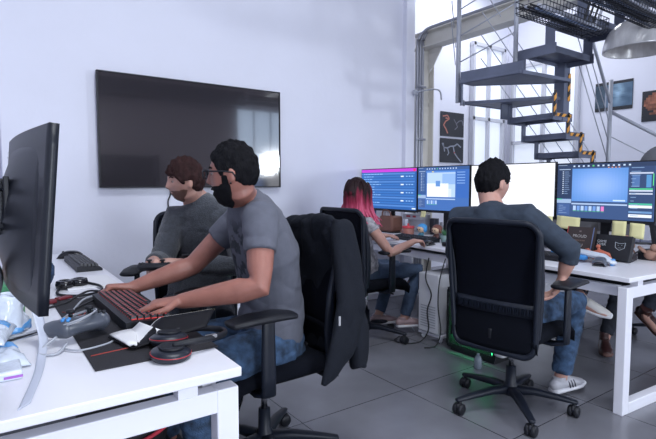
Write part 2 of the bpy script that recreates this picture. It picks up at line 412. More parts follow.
def d4(q, O, U, W):
    n = 22
    for i in range(n):
        for j in range(14):
            x, y = (i + .5) / n, (j + .5) / 14; r = math.hypot((x - .42) / .38, (y - .62) / .33)
            if r < 1 or (abs(y - .22 - .5 * (x - .3) ** 2) < .04 and x > .2):
                g = .6 + .7 * noise.noise(V((x * 9, y * 9, 4)))
                q.quad(O, U, W, i / n, j / 14, (i + 1) / n, (j + 1) / 14, (.42 * g, .16 * g, .10 * g), .003)
poster('planet_poster', 'dark print with orange glowing globe at the right edge', (7.19, 2.95, 2.05), (0, -.52, 0), (0, 0, .395), d4)
# ---------------------------------------------------------------- staircase
st = thing('staircase', 'dark steel zigzag winder staircase with hazard taped edges', 'staircase', (4.8, 2.9, 0))
YS0, YS1 = 2.57, 3.03
q = MB(); T = .05
z0 = 1.90; R_ = .170; G_ = .245
steps = []       # (x0, z) for the lower flight
for i in range(9): steps.append((4.435 + G_ * i, z0 - R_ * i))
for x, z in steps:
    k = MB(); k.box((x + .14, (YS0 + YS1) / 2, z - .012), (.29, YS1 - YS0, .024)); k.box((x + .005, (YS0 + YS1) / 2, z - .03), (.012, YS1 - YS0, .05)); k.box((x + .275, (YS0 + YS1) / 2, z - .03), (.012, YS1 - YS0, .05))
    obj('tread', k, STEEL, st, True)
def zig(y):
    k = MB()
    for x, z in steps:
        k.box((x + G_ / 2 + .02, y, z - .03), (G_ + .06, .014, .075)); k.box((x - .01, y, z + R_ / 2 - .03), (.065, .011, R_ + .073))
    return k
obj('stringer', zig(YS0 - .008), STEEL, st, True); obj('stringer', zig(YS1 + .008), STEEL, st, True)
# winder treads and landing
def tread(poly, z, name='tread', th=.024, lip=.05):
    k = MB(); k.prism(poly, (0, 0, -th), (0, 0, z), (1, 0, 0), (0, 1, 0))
    n = len(poly)
    for i in range(n):
        a, b = V((*poly[i], z)), V((*poly[(i + 1) % n], z)); d = (b - a); s = d.normalized().cross(V((0, 0, 1))) * .006
        k.prism([(0, 0), (1, 0), (1, 1), (0, 1)], s * 2, a - V((0, 0, lip)) - s, d, V((0, 0, lip)))
    obj(name, k, STEEL, st, True)
tread([(4.44, 2.57), (4.64, 2.60), (4.58, 3.26), (4.0, 3.28)], 2.055, lip=.03)
tread([(4.56, 2.50), (4.57, 2.58), (3.98, 3.15), (3.77, 3.14), (3.84, 2.55)], 2.215, lip=.03)
k = MB(); 
for a, b, zz0, zz1 in (((3.80, 3.14), (3.85, 3.20), 1.99, 2.26), ((3.85, 3.20), (4.0, 3.28), 2.01, 2.06), ((3.86, 2.53), (3.78, 3.14), 2.18, 2.29), ((4.30, 3.06), (4.42, 3.05), 1.88, 2.04)):
    a, b = V((*a, zz0)), V((*b, zz0)); d = b - a; s = d.normalized().cross(V((0, 0, 1))) * .014
    k = MB(); k.prism([(0, 0), (1, 0), (1, 1), (0, 1)], s, a, d, V((0, 0, zz1 - zz0))); obj('winder_stringer', k, STEEL, st, True)
# upper flight climbs towards the camera
UX0, UX1 = 3.99, 4.60; up = []
for i in range(4): up.append((2.63 - .265 * i, 2.40 + .185 * i))
for y, z in up:
    k = MB(); k.box(((UX0 + UX1) / 2, y - .145, z - .012), (UX1 - UX0, .29, .024)); k.box(((UX0 + UX1) / 2, y - .01, z - .03), (UX1 - UX0, .012, .05)); k.box(((UX0 + UX1) / 2, y - .29, z - .03), (UX1 - UX0, .012, .05))
    obj('tread', k, STEEL, st, True)
for x in (UX0 - .008, UX1 + .008):
    k = MB()
    for y, z in up: k.box((x, y - .145, z - .03), (.014, .35, .085)); k.box((x, y + .0, z - .10), (.011, .083, .213))
    obj('stringer', k, STEEL, st, True)
k = MB(); k.box((4.605, 2.60, 2.14), (.10, .10, .62)); obj('newel_plate', k, STEEL, st, True)
# hazard tape
HZ = bpy.data.materials.new('hazard_tape'); HZ.use_nodes = True; nt = HZ.node_tree; b = nt.nodes['Principled BSDF']
tc = nt.nodes.new('ShaderNodeTexCoord'); mp = nt.nodes.new('ShaderNodeMapping'); mp.inputs['Rotation'].default_value = (0, .75, 0)
wv = nt.nodes.new('ShaderNodeTexWave'); wv.bands_direction = 'Z'; wv.inputs['Scale'].default_value = 4.2
cr = nt.nodes.new('ShaderNodeValToRGB'); cr.color_ramp.interpolation = 'CONSTANT'; cr.color_ramp.elements[0].color = (.015, .015, .018, 1); cr.color_ramp.elements[1].color = (.80, .36, .05, 1); cr.color_ramp.elements[1].position = .5
nt.links.new(tc.outputs['Object'], mp.inputs['Vector']); nt.links.new(mp.outputs['Vector'], wv.inputs['Vector']); nt.links.new(wv.outputs['Fac'], cr.inputs['Fac']); nt.links.new(cr.outputs['Color'], b.inputs['Base Color'])
for i, (x, z) in enumerate(steps[:5]):
    k = MB(); y = YS0 - .019
    k.box((x + G_ / 2 + .02, y, z - .018), (G_ + .0, .006, .03)); k.box((x - .022, y, z + R_ / 2), (.036, .006, R_ + .03 if i else .24))
    obj('hazard_tape', k, HZ, st, True)
k = MB(); k.box((4.64, 2.545, 2.15), (.04, .006, .26)); obj('hazard_tape', k, HZ, st, True)
# railing: posts, rails and wires on the far side and near side of the flights
def bar(name, p0, p1, r, m=RAIL, n=8): k = MB(); k.cyl(p0, p1, r, n=n); return obj(name, k, m, st, True)
bar('rail_post', (3.84, 3.22, 2.02), (3.84, 3.22, 3.2), .022); bar('rail_post', (3.935, 2.66, 2.2), (3.935, 2.66, 3.3), .02)
for dz in (.30, .55, .80, 1.05): bar('rail_wire', (3.84, 3.22, 2.1 + dz), (3.94, 2.66, 2.28 + dz), .006)
sl = R_ / G_
for k_ in range(4):          # far side wires run parallel to the flight
    o_ = .16 + .22 * k_
    bar('rail_wire', (4.0, 3.08, 1.862 + sl * .6 + o_), (6.3, 3.08, 1.862 - sl * 1.7 + o_), .0045)
bar('rail_wire', (3.94, 3.40, 2.86), (4.6, 3.9, 2.62), .005); bar('rail_wire', (3.94, 3.40, 3.06), (4.6, 3.9, 2.82), .005)
for k_ in range(4):          # near side
    o_ = .30 + .2 * k_
    bar('rail_wire', (4.66, 2.5, 2.14 + o_), (5.36, 2.5, 2.14 - .98 + o_), .005 if k_ < 3 else .016)
bar('rail_post', (5.36, 2.5, .9), (5.36, 2.5, 2.30), .022)
bar('hand_rail', (5.36, 2.5, 1.98), (5.62, 2.12, 1.70), .018); bar('rail_wire', (5.36, 2.5, 1.73), (5.62, 2.22, 1.52), .005)
bar('hand_rail', (5.62, 2.12, 1.70), (5.9, 1.6, 1.4), .018); bar('rail_post', (5.9, 1.6, 0), (5.9, 1.6, 1.42), .02)
# ---------------------------------------------------------------- cable baskets
WIRE = mat('dark_basket_wire', (.03, .035, .05), .35, metal=.6)
def basket(x0, x1, y0, y1, z0, z1, name, label, group):
    t = thing(name, label, 'cable tray', ((x0 + x1) / 2, (y0 + y1) / 2, z0), 0, group); k = MB(); s = .038; r = .0028
    n = int((x1 - x0) / s)
    for i in range(n + 1):
        x = x0 + (x1 - x0) * i / n
        k.tube([(x, y0, z1), (x, y0 + .01, z0 + .012), (x, y0 + .03, z0), (x, y1 - .03, z0), (x, y1 - .01, z0 + .012), (x, y1, z1)], r, n=4)
    m_ = int((y1 - y0) / s)
    for j in range(1, m_): k.tube([(x0, y0 + (y1 - y0) * j / m_, z0 - .004), (x1, y0 + (y1 - y0) * j / m_, z0 - .004)], r, n=4)
    for z in (z0 + .03, z0 + .065, z1): 
        for y in (y0, y1): k.tube([(x0, y, z), (x1, y, z)], r * 1.3, n=4)
    for z in (z0 + .03, z0 + .065, z1): k.tube([(x1, y0, z), (x1, y1, z)], r, n=4); k.tube([(x0, y0, z), (x0, y1, z)], r, n=4)
    obj('wire_basket', k, WIRE, t, True); return t
GR = 'wire cable baskets overhead'
basket(3.05, 3.92, 1.86, 2.07, 2.365, 2.47, 'cable_tray', 'dark wire cable basket hanging beneath the upper stair treads', GR)
basket(3.12, 4.6, 1.52, 1.73, 2.40, 2.50, 'cable_tray', 'dark wire cable basket passing above the pendant lamp', GR)
rnd = random.Random(3)
CC = [RUBBER, mat('blue_grey_cable', (.10, .14, .24), .4), mat('pale_grey_cable', (.45, .47, .55), .4)]
for t_, (yy0, yy1, xe) in enumerate(((1.89, 2.04, 3.86), (1.55, 1.70, 4.5))):
    for i in range(9):
        y = yy0 + (yy1 - yy0) * i / 8; z = (2.38 if t_ == 0 else 2.415) + rnd.random() * .05; k = MB()
        if t_ == 0 and i % 2: pts = [(3.06, y, z), (3.4, y + rnd.uniform(-.02, .02), z), (3.76, y, z), (3.84, y - .01, z + .06), (3.90, y - .05, z + .30), (3.95, y - .06, 2.9)]
        else: pts = [(3.06 + .05 * t_, y, z), (3.4, y + rnd.uniform(-.02, .02), z + .01), (3.8, y, z), (xe, y, z)]
        k.tube(pts, .007 + rnd.random() * .004, n=6, k=5)
        solo('network_cable', k, CC[rnd.randrange(3) if rnd.random() > .4 else 0], 'cable lying in the overhead wire basket above the pendant lamp' if t_ else ('cable lying in the wire basket and rising at its end' if i % 2 else 'cable lying flat in the wire basket under the stair treads'), 'cable', 'cables in the basket over the lamp' if t_ else ('rising cables in the basket' if i % 2 else 'flat cables in the basket'))
for x, y in ((3.2, 1.86), (3.2, 2.07), (3.85, 2.07), (3.3, 1.52), (4.4, 1.73)):
    k = MB(); k.cyl((x, y, 2.5), (x, y, ZC), .004, n=6); solo('hanger_rod', k, PIPE, 'thin threaded rod holding an overhead cable basket', 'rod', 'hanger rods of the baskets')
# ---------------------------------------------------------------- pendant lamp
LX, LY, LZ, LR = 4.37, 1.83, 2.30, .262
lp = thing('pendant_lamp', 'large ribbed dome pendant lamp hanging at the upper right', 'lamp', (LX, LY, LZ))
GLS = mat('ribbed_lamp_glass', (.52, .52, .54), .2, bump=.25, bscale=70, var=.12, vscale=30, stretch=(1, 1, .3), coat=.4)
n = 72; prof = [(LR, 0), (LR * .99, .012), (LR * .975, .055), (LR * .92, .11), (LR * .81, .165), (LR * .62, .21), (LR * .40, .235), (.055, .25), (.05, .27)]
k = MB(); rings = []
for r, z in prof + [(r - .008, z - .006) for r, z in prof[::-1]]:
    rings.append([k.v((LX + (r * (1 + (.012 if j % 2 else -.004))) * math.cos(2 * PI * j / n), LY + (r * (1 + (.012 if j % 2 else -.004))) * math.sin(2 * PI * j / n), LZ + z)) for j in range(n)])
for r0, r1 in zip(rings, rings[1:] + rings[:1]):
    for j in range(n): k.f([r0[j], r0[(j + 1) % n], r1[(j + 1) % n], r1[j]])
obj('shade', k, GLS, lp, True)
k = MB(); k.lathe([(.05, .24), (.055, .27), (.05, .36), (.02, .38), (.0, .38)], (LX, LY, LZ)); obj('cap', k, PIPE, lp, True)
k = MB(); k.cyl((LX, LY, LZ + .37), (LX, LY, ZC), .006); obj('suspension_cord', k, RUBBER, lp, True)
BULB = mat('lamp_bulb', (.9, .9, .9), .3, emit=(1, .95, .9), estr=1.5)
k = MB(); k.ball((LX, LY, LZ + .13), (.04, .04, .06)); obj('bulb', k, BULB, lp, True)
k = MB(); k.tube([(4.47, 1.60, 2.50), (4.42, 1.585, 2.30), (4.425, 1.575, 2.22), (4.47, 1.56, 2.19), (4.53, 1.54, 2.19)], .011, k=5); solo('hanging_cable', k, RUBBER, 'short black cable loop hanging at the right edge beside the lamp', 'cable')
# ---------------------------------------------------------------- desks
def desk(label, O, ang, w, L, name='office_desk', legs=()):       # O near corner on the floor; local x = width, y = length
    t = thing(name, label, 'desk', (O[0], O[1], 0), ang)
    k = MB(); k.box((w / 2, L / 2, .727), (w, L, .025), bev=.003); obj('desktop', k, WHITE, t)
    for y in (.035, L - .035): k = MB(); k.box((w / 2, y, .655), (w - .04, .045, .06), bev=.003); obj('cross_beam', k, WMETAL, t)
    for x in (.06, w - .06):
        k = MB(); k.box((x, L / 2, .655), (.04, L - .16, .055), bev=.003); obj('side_rail', k, WMETAL, t)
    for y in (.035, L - .035):
        for x in (.14, w / 2, w - .14): k = MB(); k.box((x, y, .6995), (.05, .04, .029)); obj('spacer', k, WMETAL, t)
        for x in (.035, w - .035): k = MB(); k.box((x, y, .343), (.06, .05, .686), bev=.004); obj('leg', k, WMETAL, t)
        k = MB(); k.box((w / 2, y, .03), (w - .13, .05, .06), bev=.004); obj('foot_rail', k, WMETAL, t)
    return t
WL = 1.62
desk('long white bench desk in the left foreground with two men seated along it', (.548 - WL, 1.185), -.012, WL, 2.69)
RD = desk('long white bench desk on the right under the row of lit screens', (2.712, 1.135), -.078, 1.62, 2.9)
DT = .74
# ---------------------------------------------------------------- office chair
def caster(c):
    k = MB()
    for s in (-1, 1): k.lathe([(.0, -.012), (.026, -.012), (.03, -.006), (.03, .008), (.024, .012), (0, .012)], V(c) + V((s * .014, 0, .03)), 18, (1, 0, 0))
    k.ball(V(c) + V((0, .0, .042)), (.017, .028, .024), 10, 8); k.cyl(V(c) + V((0, 0, .04)), V(c) + V((0, 0, .075)), .009)
    return k
def rrect(w, h, r, n=6):
    out = []
    for cx_, cy_, a0 in ((w / 2 - r, h / 2 - r, 0), (-w / 2 + r, h / 2 - r, 90), (-w / 2 + r, -h / 2 + r, 180), (w / 2 - r, -h / 2 + r, 270)):
        for i in range(n + 1):
            a = math.radians(a0 + 90 * i / n); out.append((cx_ + r * math.cos(a), cy_ + r * math.sin(a)))
    return out
BW = .49
def backpt(x, z):      # curved surface of the backrest in chair coordinates (chair faces +y)
    zz = (z - .42) / .66
    return V((x * (1 - .10 * (1 - zz)), -.225 - .05 * zz * zz - .03 * (1 - (2 * x / BW) ** 2) * .8 + .035 * math.sin(zz * PI), z - .042))
MESHM = mat('chair_back_mesh', (.004, .005, .010), .85, bump=.35, bscale=900, alpha=.96, spec=.08)
def make_chair(label, group=None):
    t = thing('office_chair', label, 'chair', (0, 0, 0), 0, group)
    for i in range(5):
        a = math.radians(90 + 72 * i + 8); d = V((math.cos(a), math.sin(a), 0)); s = V((-d.y, d.x, 0))
        k = MB(); k.loft([d * .03 + V((0, 0, .105)), d * .12 + V((0, 0, .108)), d * .24 + V((0, 0, .092)), d * .325 + V((0, 0, .078))], [.03, .027, .021, .017], [.024, .019, .014, .010], side=s, n=12, power=3); obj('base_leg', k, CHAIRP, t)
        obj('caster', caster(d * .315), BLACKP, t)
    k = MB(); k.lathe([(0, .075), (.036, .075), (.04, .10), (.036, .135), (.028, .145), (.026, .235), (.0, .235)], n=20); obj('base_hub', k, CHAIRP, t)
    k = MB(); k.cyl((0, 0, .23), (0, 0, .40), .014); obj('gas_lift', k, CHROME, t)
    k = MB(); k.box((0, -.02, .405), (.16, .26, .05), bev=.015); k.tube([(.06, .02, .40), (.2, .04, .40), (.25, .05, .395)], .006); k.tube([(0, -.12, .41), (0, -.19, .405), (0, -.225, .43), (0, -.228, .49)], .02, k=5, n=10); obj('tilt_mechanism', k, BLACKP, t)
    k = MB()
    k.sheet(lambda u, v: (lambda x, y: V((x * (.235 + .012 * math.cos(y * 1.5)), y * .24 + .01, .50 + .012 * (x * x) - .03 * max(0, y) ** 3 - .055 * (max(abs(x), abs(y)) ** 12) + .0)))(2 * u - 1, 2 * v - 1), 16, 16, .055); obj('seat', k, DARKF, t)
    for sx in (-1, 1):
        x = sx * .285
        k = MB(); k.loft([(sx * .10, .0, .415), (sx * .22, .0, .41), (x, .0, .43), (x, .0, .50), (x, .0, .705)], [.032, .032, .03, .03, .026], [.012, .012, .014, .013, .012], side=(0, 1, 0), n=12, power=3); ap = obj('armrest_post', k, CHAIRP, t)
        k = MB(); k.loft([(x, -.10, .724), (x, -.04, .73), (x, .07, .73), (x, .15, .722)], [.048, .056, .057, .048], [.013, .017, .017, .013], side=(1, 0, 0), n=16, power=2.6); obj('armrest_pad', k, BLACKP, ap)
    prof = rrect(BW, .66, .06, 7); k = MB(); k.tube([backpt(x, y + .75) for x, y in prof], .0145, n=10, closed=True)
    for sx in (-1, 1): k.loft([backpt(sx * BW / 2, z) + V((0, .012, 0)) for z in (.52, .65, .8, .95, 1.03)], .013, [.02, .024, .022, .018, .012], side=(1, 0, 0), n=10)
    obj('backrest_frame', k, CHAIRP, t)
    k = MB(); k.sheet(lambda u, v: backpt((u - .5) * (BW - .01), .66 + v * .41), 20, 18, .006); obj('backrest_mesh', k, MESHM, t)
    k = MB(); k.sheet(lambda u, v: backpt((u - .5) * (BW - .01), .432 + v * .235) + V((0, -.012 * math.sin(v * PI), 0)), 20, 10, .014); obj('lower_backrest', k, DARKF, t)
    k = MB(); k.sheet(lambda u, v: backpt((u - .5) * (BW - .03), .615 + v * .065) + V((0, -.016, 0)), 24, 2, .010)
    k.mi = 1
    for g in range(12):
        for s_ in range(3):
            x = -.195 + g * .0365 + s_ * .009; k.box(backpt(x, .645) + V((0, -.022, 0)), (.004, .018, .034), (0, .12, 0))
    obj('lumbar_band', k, [CHAIRP, mat('grey_slot', (.22, .23, .27), .5)], t)
    return t
ch = make_chair('black mesh-back office chair of the man in a dark blue top, back to camera')
ch.location = (2.335, 1.555, 0); ch.rotation_euler.z = math.radians(-90 + 8)
def chair_copy(loc, deg, label, group=None):
    c = copy_tree(ch); c.location = loc; c.rotation_euler.z = math.radians(deg - 90); c['label'] = label
    if group: c['group'] = group
    return c
c_w = chair_copy((2.47, 2.95, 0), 2, 'black mesh-back office chair of the pink-haired woman')
c_2 = chair_copy((.99, 1.88, 0), 180, 'black office chair with a black jacket hung over its back')
for a_ in c_2.children:
    if a_.name.startswith('armrest_post'): a_.location.y += .13
c_1 = chair_copy((.98, 2.83, 0), 238, 'black-framed office chair behind the man in the grey sweater')
c_a = chair_copy((4.42, 2.25, 0), 200, 'black office chair across the right desk, hidden behind the blank white screen')
c_b = chair_copy((4.45, 1.48, 0), 180, 'black office chair across the right desk, star base showing at right edge')
# ---------------------------------------------------------------- the right-hand screens
def ui_list(q, O, U, W):       # magenta bar and blue list
    q.quad(O, U, W, 0, 0, 1, 1, s2l(38, 92, 165), .0)
    q.quad(O, U, W, 0, .925, 1, 1, s2l(190, 60, 205), .001); q.quad(O, U, W, .95, .93, .985, .985, s2l(225, 40, 90), .002)
    r = random.Random(5)
    for i in range(13):
        y = .86 - i * .066; q.quad(O, U, W, .0, y, .97, y + .035, s2l(52, 110, 185) if i % 3 else s2l(80, 130, 200), .001)
        x = .05
        for j in range(r.randint(3, 8)):
            w_ = r.uniform(.015, .06)
            if x + w_ < .6: q.quad(O, U, W, x, y + .008, x + w_, y + .024, s2l(150, 190, 235), .002)
            x += w_ + .012
        if i % 3 == 1:
            q.quad(O, U, W, .74, y, .79, y + .03, s2l(225, 235, 250), .002)
            for j in range(3): q.quad(O, U, W, .83 + j * .045, y + .005, .855 + j * .045, y + .025, s2l(160, 195, 235), .002)
    q.quad(O, U, W, .93, .02, .99, .05, s2l(225, 235, 250), .002)
def ui_editor(q, O, U, W, center, view=None, warm=False):
    bg, pn = s2l(52, 78, 125), s2l(36, 54, 88)
    if center == 'white': bg, pn = s2l(62, 105, 175), s2l(50, 84, 140)
    r = random.Random(11 if view else 12)
    q.quad(O, U, W, 0, 0, 1, 1, bg, 0); q.quad(O, U, W, 0, .93, 1, 1, pn, .001); q.quad(O, U, W, .0, .36, .165, .93, pn, .001)
    for j in range(12): q.quad(O, U, W, .18 + j * .052, .945, .2 + j * .052, .972, s2l(90, 190, 120) if j == 4 else s2l(190, 210, 240), .002)
    q.quad(O, U, W, .02, .895, .15, .91, s2l(160, 180, 210), .002); q.quad(O, U, W, .01, .975, .11, .985, s2l(150, 165, 190), .002)
    for j in range(12): q.quad(O, U, W, .06, .85 - j * .037, .075, .866 - j * .037, s2l(190, 205, 230), .002); q.quad(O, U, W, .085, .85 - j * .037, .085 + r.uniform(.03, .065), .86 - j * .037, s2l(120, 145, 185), .002)
    X0, X1, Y0, Y1 = .17, .75, .31, .91
    if center == 'blue':
        n = 18
        for i in range(n):
            for j in range(n):
                x, y = (i + .5) / n, (j + .5) / n; g = math.exp(-(((x - .5) / .55) ** 2 + ((y - .5) / .55) ** 2))
                c = s2l(72 + 68 * g, 128 + 46 * g, 200 + 38 * g)
                q.quad(O, U, W, X0 + (X1 - X0) * i / n, Y0 + (Y1 - Y0) * j / n, X0 + (X1 - X0) * (i + 1) / n, Y0 + (Y1 - Y0) * (j + 1) / n, c, .001)
        q.quad(O, U, W, .61, .325, .73, .35, s2l(190, 215, 245), .002)
        for j in range(4): q.quad(O, U, W, .55 + j * .035, .915, .565 + j * .035, .928, s2l(230, 150, 90), .002)
    else:
        q.quad(O, U, W, X0 + .02, Y0, X1, Y1 - .04, s2l(176, 202, 240), .001); q.quad(O, U, W, X0 + .02, Y0, .62, .62, s2l(232, 238, 252), .002)
        q.quad(O, U, W, .50, .60, .75, .84, s2l(140, 175, 225), .002); q.quad(O, U, W, .37, .55, .46, .68, s2l(95, 140, 205), .003); q.quad(O, U, W, X0, .875, X1, .9, s2l(90, 140, 215), .002); q.quad(O, U, W, .29, .88, .33, .9, s2l(230, 210, 120), .003)
        q.quad(O, U, W, .62, Y0, .68, .5, s2l(205, 218, 245), .003)
    q.quad(O, U, W, .0, .27, .165, .345, s2l(150, 175, 210), .001); q.quad(O, U, W, 0, .335, .06, .35, s2l(60, 190, 130), .002)
    q.quad(O, U, W, .02, .05, .15, .26, s2l(62, 90, 145), .002)
    for j in range(5): q.quad(O, U, W, .025, .22 - j * .035, .05 + r.uniform(.02, .07), .228 - j * .035, s2l(130, 155, 195), .003)
    q.quad(O, U, W, .17, .25, .75, .275, s2l(170, 192, 225), .001)
    for j in range(8):
        if j < 5 or center == 'blue': q.quad(O, U, W, .19 + j * .043, .14, .222 + j * .043, .225, (s2l(215, 120, 190), s2l(170, 195, 235), s2l(110, 150, 215))[0 if j == 7 else 1 + j % 2], .002); q.quad(O, U, W, .19 + j * .043, .125, .222 + j * .043, .135, s2l(80, 180, 130), .002)
    if center == 'blue':
        q.quad(O, U, W, .76, 0.03, .99, .93, s2l(44, 66, 108), .001)
        for a, b_, c in ((.80, .825, (190, 200, 225)), (.53, .555, (70, 190, 130)), (.50, .525, (200, 210, 230)), (.45, .475, (190, 200, 220)), (.27, .3, (70, 180, 150)), (.22, .265, (225, 232, 245)), (.13, .165, (100, 140, 190)), (.06, .11, (225, 232, 245))):
            q.quad(O, U, W, .765, a, .98, b_, s2l(*c), .002)
        for j in range(14): y = .9 - j * .063; q.quad(O, U, W, .78, y, .78 + r.uniform(.03, .12), y + .01, s2l(130, 160, 200), .003)
        q.quad(O, U, W, .79, .58, .86, .78, s2l(75, 110, 165), .002); q.quad(O, U, W, .92, .57, .965, .78, s2l(80, 140, 195), .002); q.quad(O, U, W, .98, .6, .987, .8, s2l(90, 220, 130), .003)
    else:
        q.quad(O, U, W, .76, .30, .99, .93, s2l(52, 100, 180), .001)
        for j in range(5): q.quad(O, U, W, .78, .86 - j * .06, .93, .875 - j * .06, s2l(140, 175, 225), .002)
def ui_white(q, O, U, W): q.quad(O, U, W, 0, 0, 1, 1, s2l(243, 246, 255), 0); q.quad(O, U, W, .3, .30, .75, .306, s2l(225, 230, 250), .001)
def monitor(x, y0, y1, z0, z1, ui, label, yaw=0.):      # screen faces -x ; y0 near end, y1 far end
    cy = (y0 + y1) / 2; t = thing('monitor', label, 'monitor', (x, cy, DT), yaw, None); w_ = y1 - y0; zc = (z0 + z1) / 2 - DT; hh = z1 - z0
    k = MB(); k.box((.017, 0, zc), (.026, w_, hh), bev=.004); k.box((.045, 0, zc), (.04, w_ * .5, hh * .55), bev=.012); k.box((.0035, 0, z0 - DT + .009), (.006, w_, .02)); obj('casing', k, BLACKP, t)
    k = MB(); O = V((.0032, w_ / 2 - .007, z0 - DT + .022)); U = V((0, -(w_ - .014), 0)); W = V((0, 0, hh - .03)); ui(k, O, U, W)
    o = obj('screen', k, SCREEN, t)
    for vtx in o.data.vertices: vtx.co.x = min(vtx.co.x, .0035)
    k = MB(); k.box((.075, 0, (z0 - DT) * .5 + .06), (.022, .07, z0 - DT + .14), bev=.004); k.box((.075, 0, .006), (.2, .26, .012), bev=.004); obj('stand', k, BLACKP, t)
    return t
MX = 3.36
monitor(MX, 3.285, 4.11, .958, 1.388, ui_list, 'leftmost lit monitor of the right row, blue list under a magenta bar')
monitor(MX, 2.675, 3.275, .97, 1.390, lambda q, O, U, W: ui_editor(q, O, U, W, 'white'), 'lit monitor with pale scene view, right of the magenta-bar screen')
monitor(MX, 1.922, 2.665, .972, 1.386, ui_white, 'lit monitor with a blank white screen behind the man in dark blue')
monitor(MX, 1.278, 1.914, .972, 1.372, lambda q, O, U, W: ui_editor(q, O, U, W, 'blue', 1), 'rightmost lit monitor, editor window with a plain blue view')
STK = mat('yellow_sticky_paper', (.72, .68, .36), .8, bump=.1)
for i, (y, z, w_, h_, r_, lab) in enumerate(((1.985, .945, .11, .10, 0, 'leftmost yellow sticky note, under the blank white screen'), (1.815, .957, .165, .085, -.06, 'wide yellow sticky notes at the left of the editor screen'), (1.478, .938, .085, .10, 0, 'yellow sticky note under the editor screen, second from the right'), (1.372, .932, .085, .095, -.04, 'rightmost yellow sticky note under the editor screen'), (3.19, .95, .06, .055, 0, 'small yellow sticky note between the first two blue screens'))):
    k = MB(MB().M); k.sheet(lambda u, v: V((MX - .006 - .012 * (1 - v) ** 2, y + (.5 - u) * w_ + r_ * 0 * v, z + (v - .5) * h_ + r_ * (u - .5) * w_)), 4, 5, .0012)
    solo('sticky_note', k, STK, lab, 'sticky note', 'yellow sticky notes on the screens')
# ---------------------------------------------------------------- left foreground monitor, curved, seen from behind
LM = thing('monitor', 'large dark curved monitor in the left foreground seen from behind', 'monitor', (.0, 1.25, DT))
MBK = mat('matt_grey_black_plastic', (.007, .009, .016), .42, spec=.4, bump=.05, bscale=400)
YA, YZ = 1.115, 1.70
def lmx(y, z):
    u = (y - YA) / (YZ - YA); return .120 - .042 * u - .012 * math.sin(u * PI) + .085 * (z - 1.15)
k = MB(); tl = .035
def cs(u, v, d):
    y = YA + (YZ - YA) * u; z = .957 + .385 * v; return V((lmx(y, z) - d, y, z))
k.sheet(lambda u, v: cs(u, v, 0), 24, 8, .018); 
obj('casing', k, MBK, LM, True)
k = MB(); k.sheet(lambda u, v: cs(.02 + u * .96, .03 + .94 * v, -.002), 24, 8, .003); obj('screen', k, SCREEN if False else BLACKG, LM, True)
k = MB()
def hump(u, v):
    a = (2 * u - 1); b_ = (2 * v - 1); f = math.cos(a * PI / 2) * math.cos(b_ * PI / 2)
    p = cs(.52 + .44 * a, .48 + .44 * b_, .006); p.x -= .040 * f; return p
k.sheet(hump, 16, 14, .01); obj('rear_housing', k, MBK, LM, True)
k = MB(); k.box((.045, 1.40, 1.17), (.03, .10, .13), bev=.006)
for z in (1.215, 1.125):
    k.tube([(.046, 1.34, z), (.02, 1.33, z), (-.02, 1.32, z)], .008, k=3)
k.box((.05, 1.335, 1.17), (.012, .02, .14), bev=.003); obj('mount_plate', k, BLACKP, LM, True)
k = MB(); k.tube([(.03, 1.40, 1.17), (-.04, 1.38, 1.16), (-.16, 1.34, 1.08), (-.18, 1.25, .9), (-.18, 1.25, .75)], .022, k=6, n=12); k.cyl((-.18, 1.25, DT), (-.18, 1.25, DT + .02), .09, n=28); obj('monitor_arm', k, BLACKP, LM, True)
k = MB()  # slanted badge on the back
O = cs(.93, .86, .0185); 
def bp_(a, c): 
    p = cs(.93 - a, .83 + c, .0225); return p
for (a0, c0, a1, c1) in ((0, 0, .006, .09), (.0, .045, .045, .055), (.035, 0, .041, .09), (.06, 0, .066, .09), (.06, .08, .095, .09), (.06, .04, .095, .05), (.088, .045, .094, .09)):
    k.f([k.v(bp_(a0, c0)), k.v(bp_(a1, c0)), k.v(bp_(a1, c1)), k.v(bp_(a0, c1))])
obj('badge', k, BLACKG, LM, True)
# ---------------------------------------------------------------- keyboards
KEYC = mat('dark_keycap', (.022, .023, .03), .45); RED = mat('red_backlight', (.3, .02, .02), .5, emit=(1., .08, .08), estr=.40)
def keyboard(label, O, ang, L, D, z, lit=True, tilt=.0, body=BLACKP, group=None):     # local x across rows (L), y depth (D)
    t = thing('keyboard', label, 'keyboard', (O[0], O[1], z), ang, group)
    k = MB(); k.prism([(-D / 2, 0), (D / 2, 0), (D / 2, .030), (D / 2 - .02, .033), (-D / 2 + .012, .020), (-D / 2, .012)], (L, 0, 0), (-L / 2, 0, 0), (0, 1, 0), (0, 0, 1)); obj('casing', k, body, t)
    nc, nr = (21, 6) if lit else (19, 5); k = MB(); g = MB(); px = (L - .03) / nc; py = (D - .035) / nr
    for i in range(nc):
        if lit and i in (15, 18): pass
        for j in range(nr):
            if j == 0 and 4 <= i <= 9: 
                if i != 4: continue
                w_ = px * 6
            else: w_ = px
            x = -L / 2 + .015 + px * i + w_ / 2; y = -D / 2 + .016 + py * (j + .5); zz = .020 + (y + D / 2) / D * .013 + .007
            k.box((x, y, zz), (w_ * .84, py * .82, .012), taper=.8)
            if lit:
                g.box((x - .47 * w_, y, zz - .003), (.0022, py * .8, .003))
                g.box((x, y + py * .05, zz + .0063), (px * .16, py * .26, .0006))
    obj('keycaps', k, KEYC, t)
    if lit: obj('backlight', g, RED, t)
    return t
keyboard('black mechanical keyboard with red backlight under the bearded man\'s hand', (.445, 1.90), math.radians(90 + 1), .52, .165, DT + .006)
keyboard('dark keyboard at the far end of the left desk beside the wall', (.485, 3.22), math.radians(90), .50, .13, DT, False)
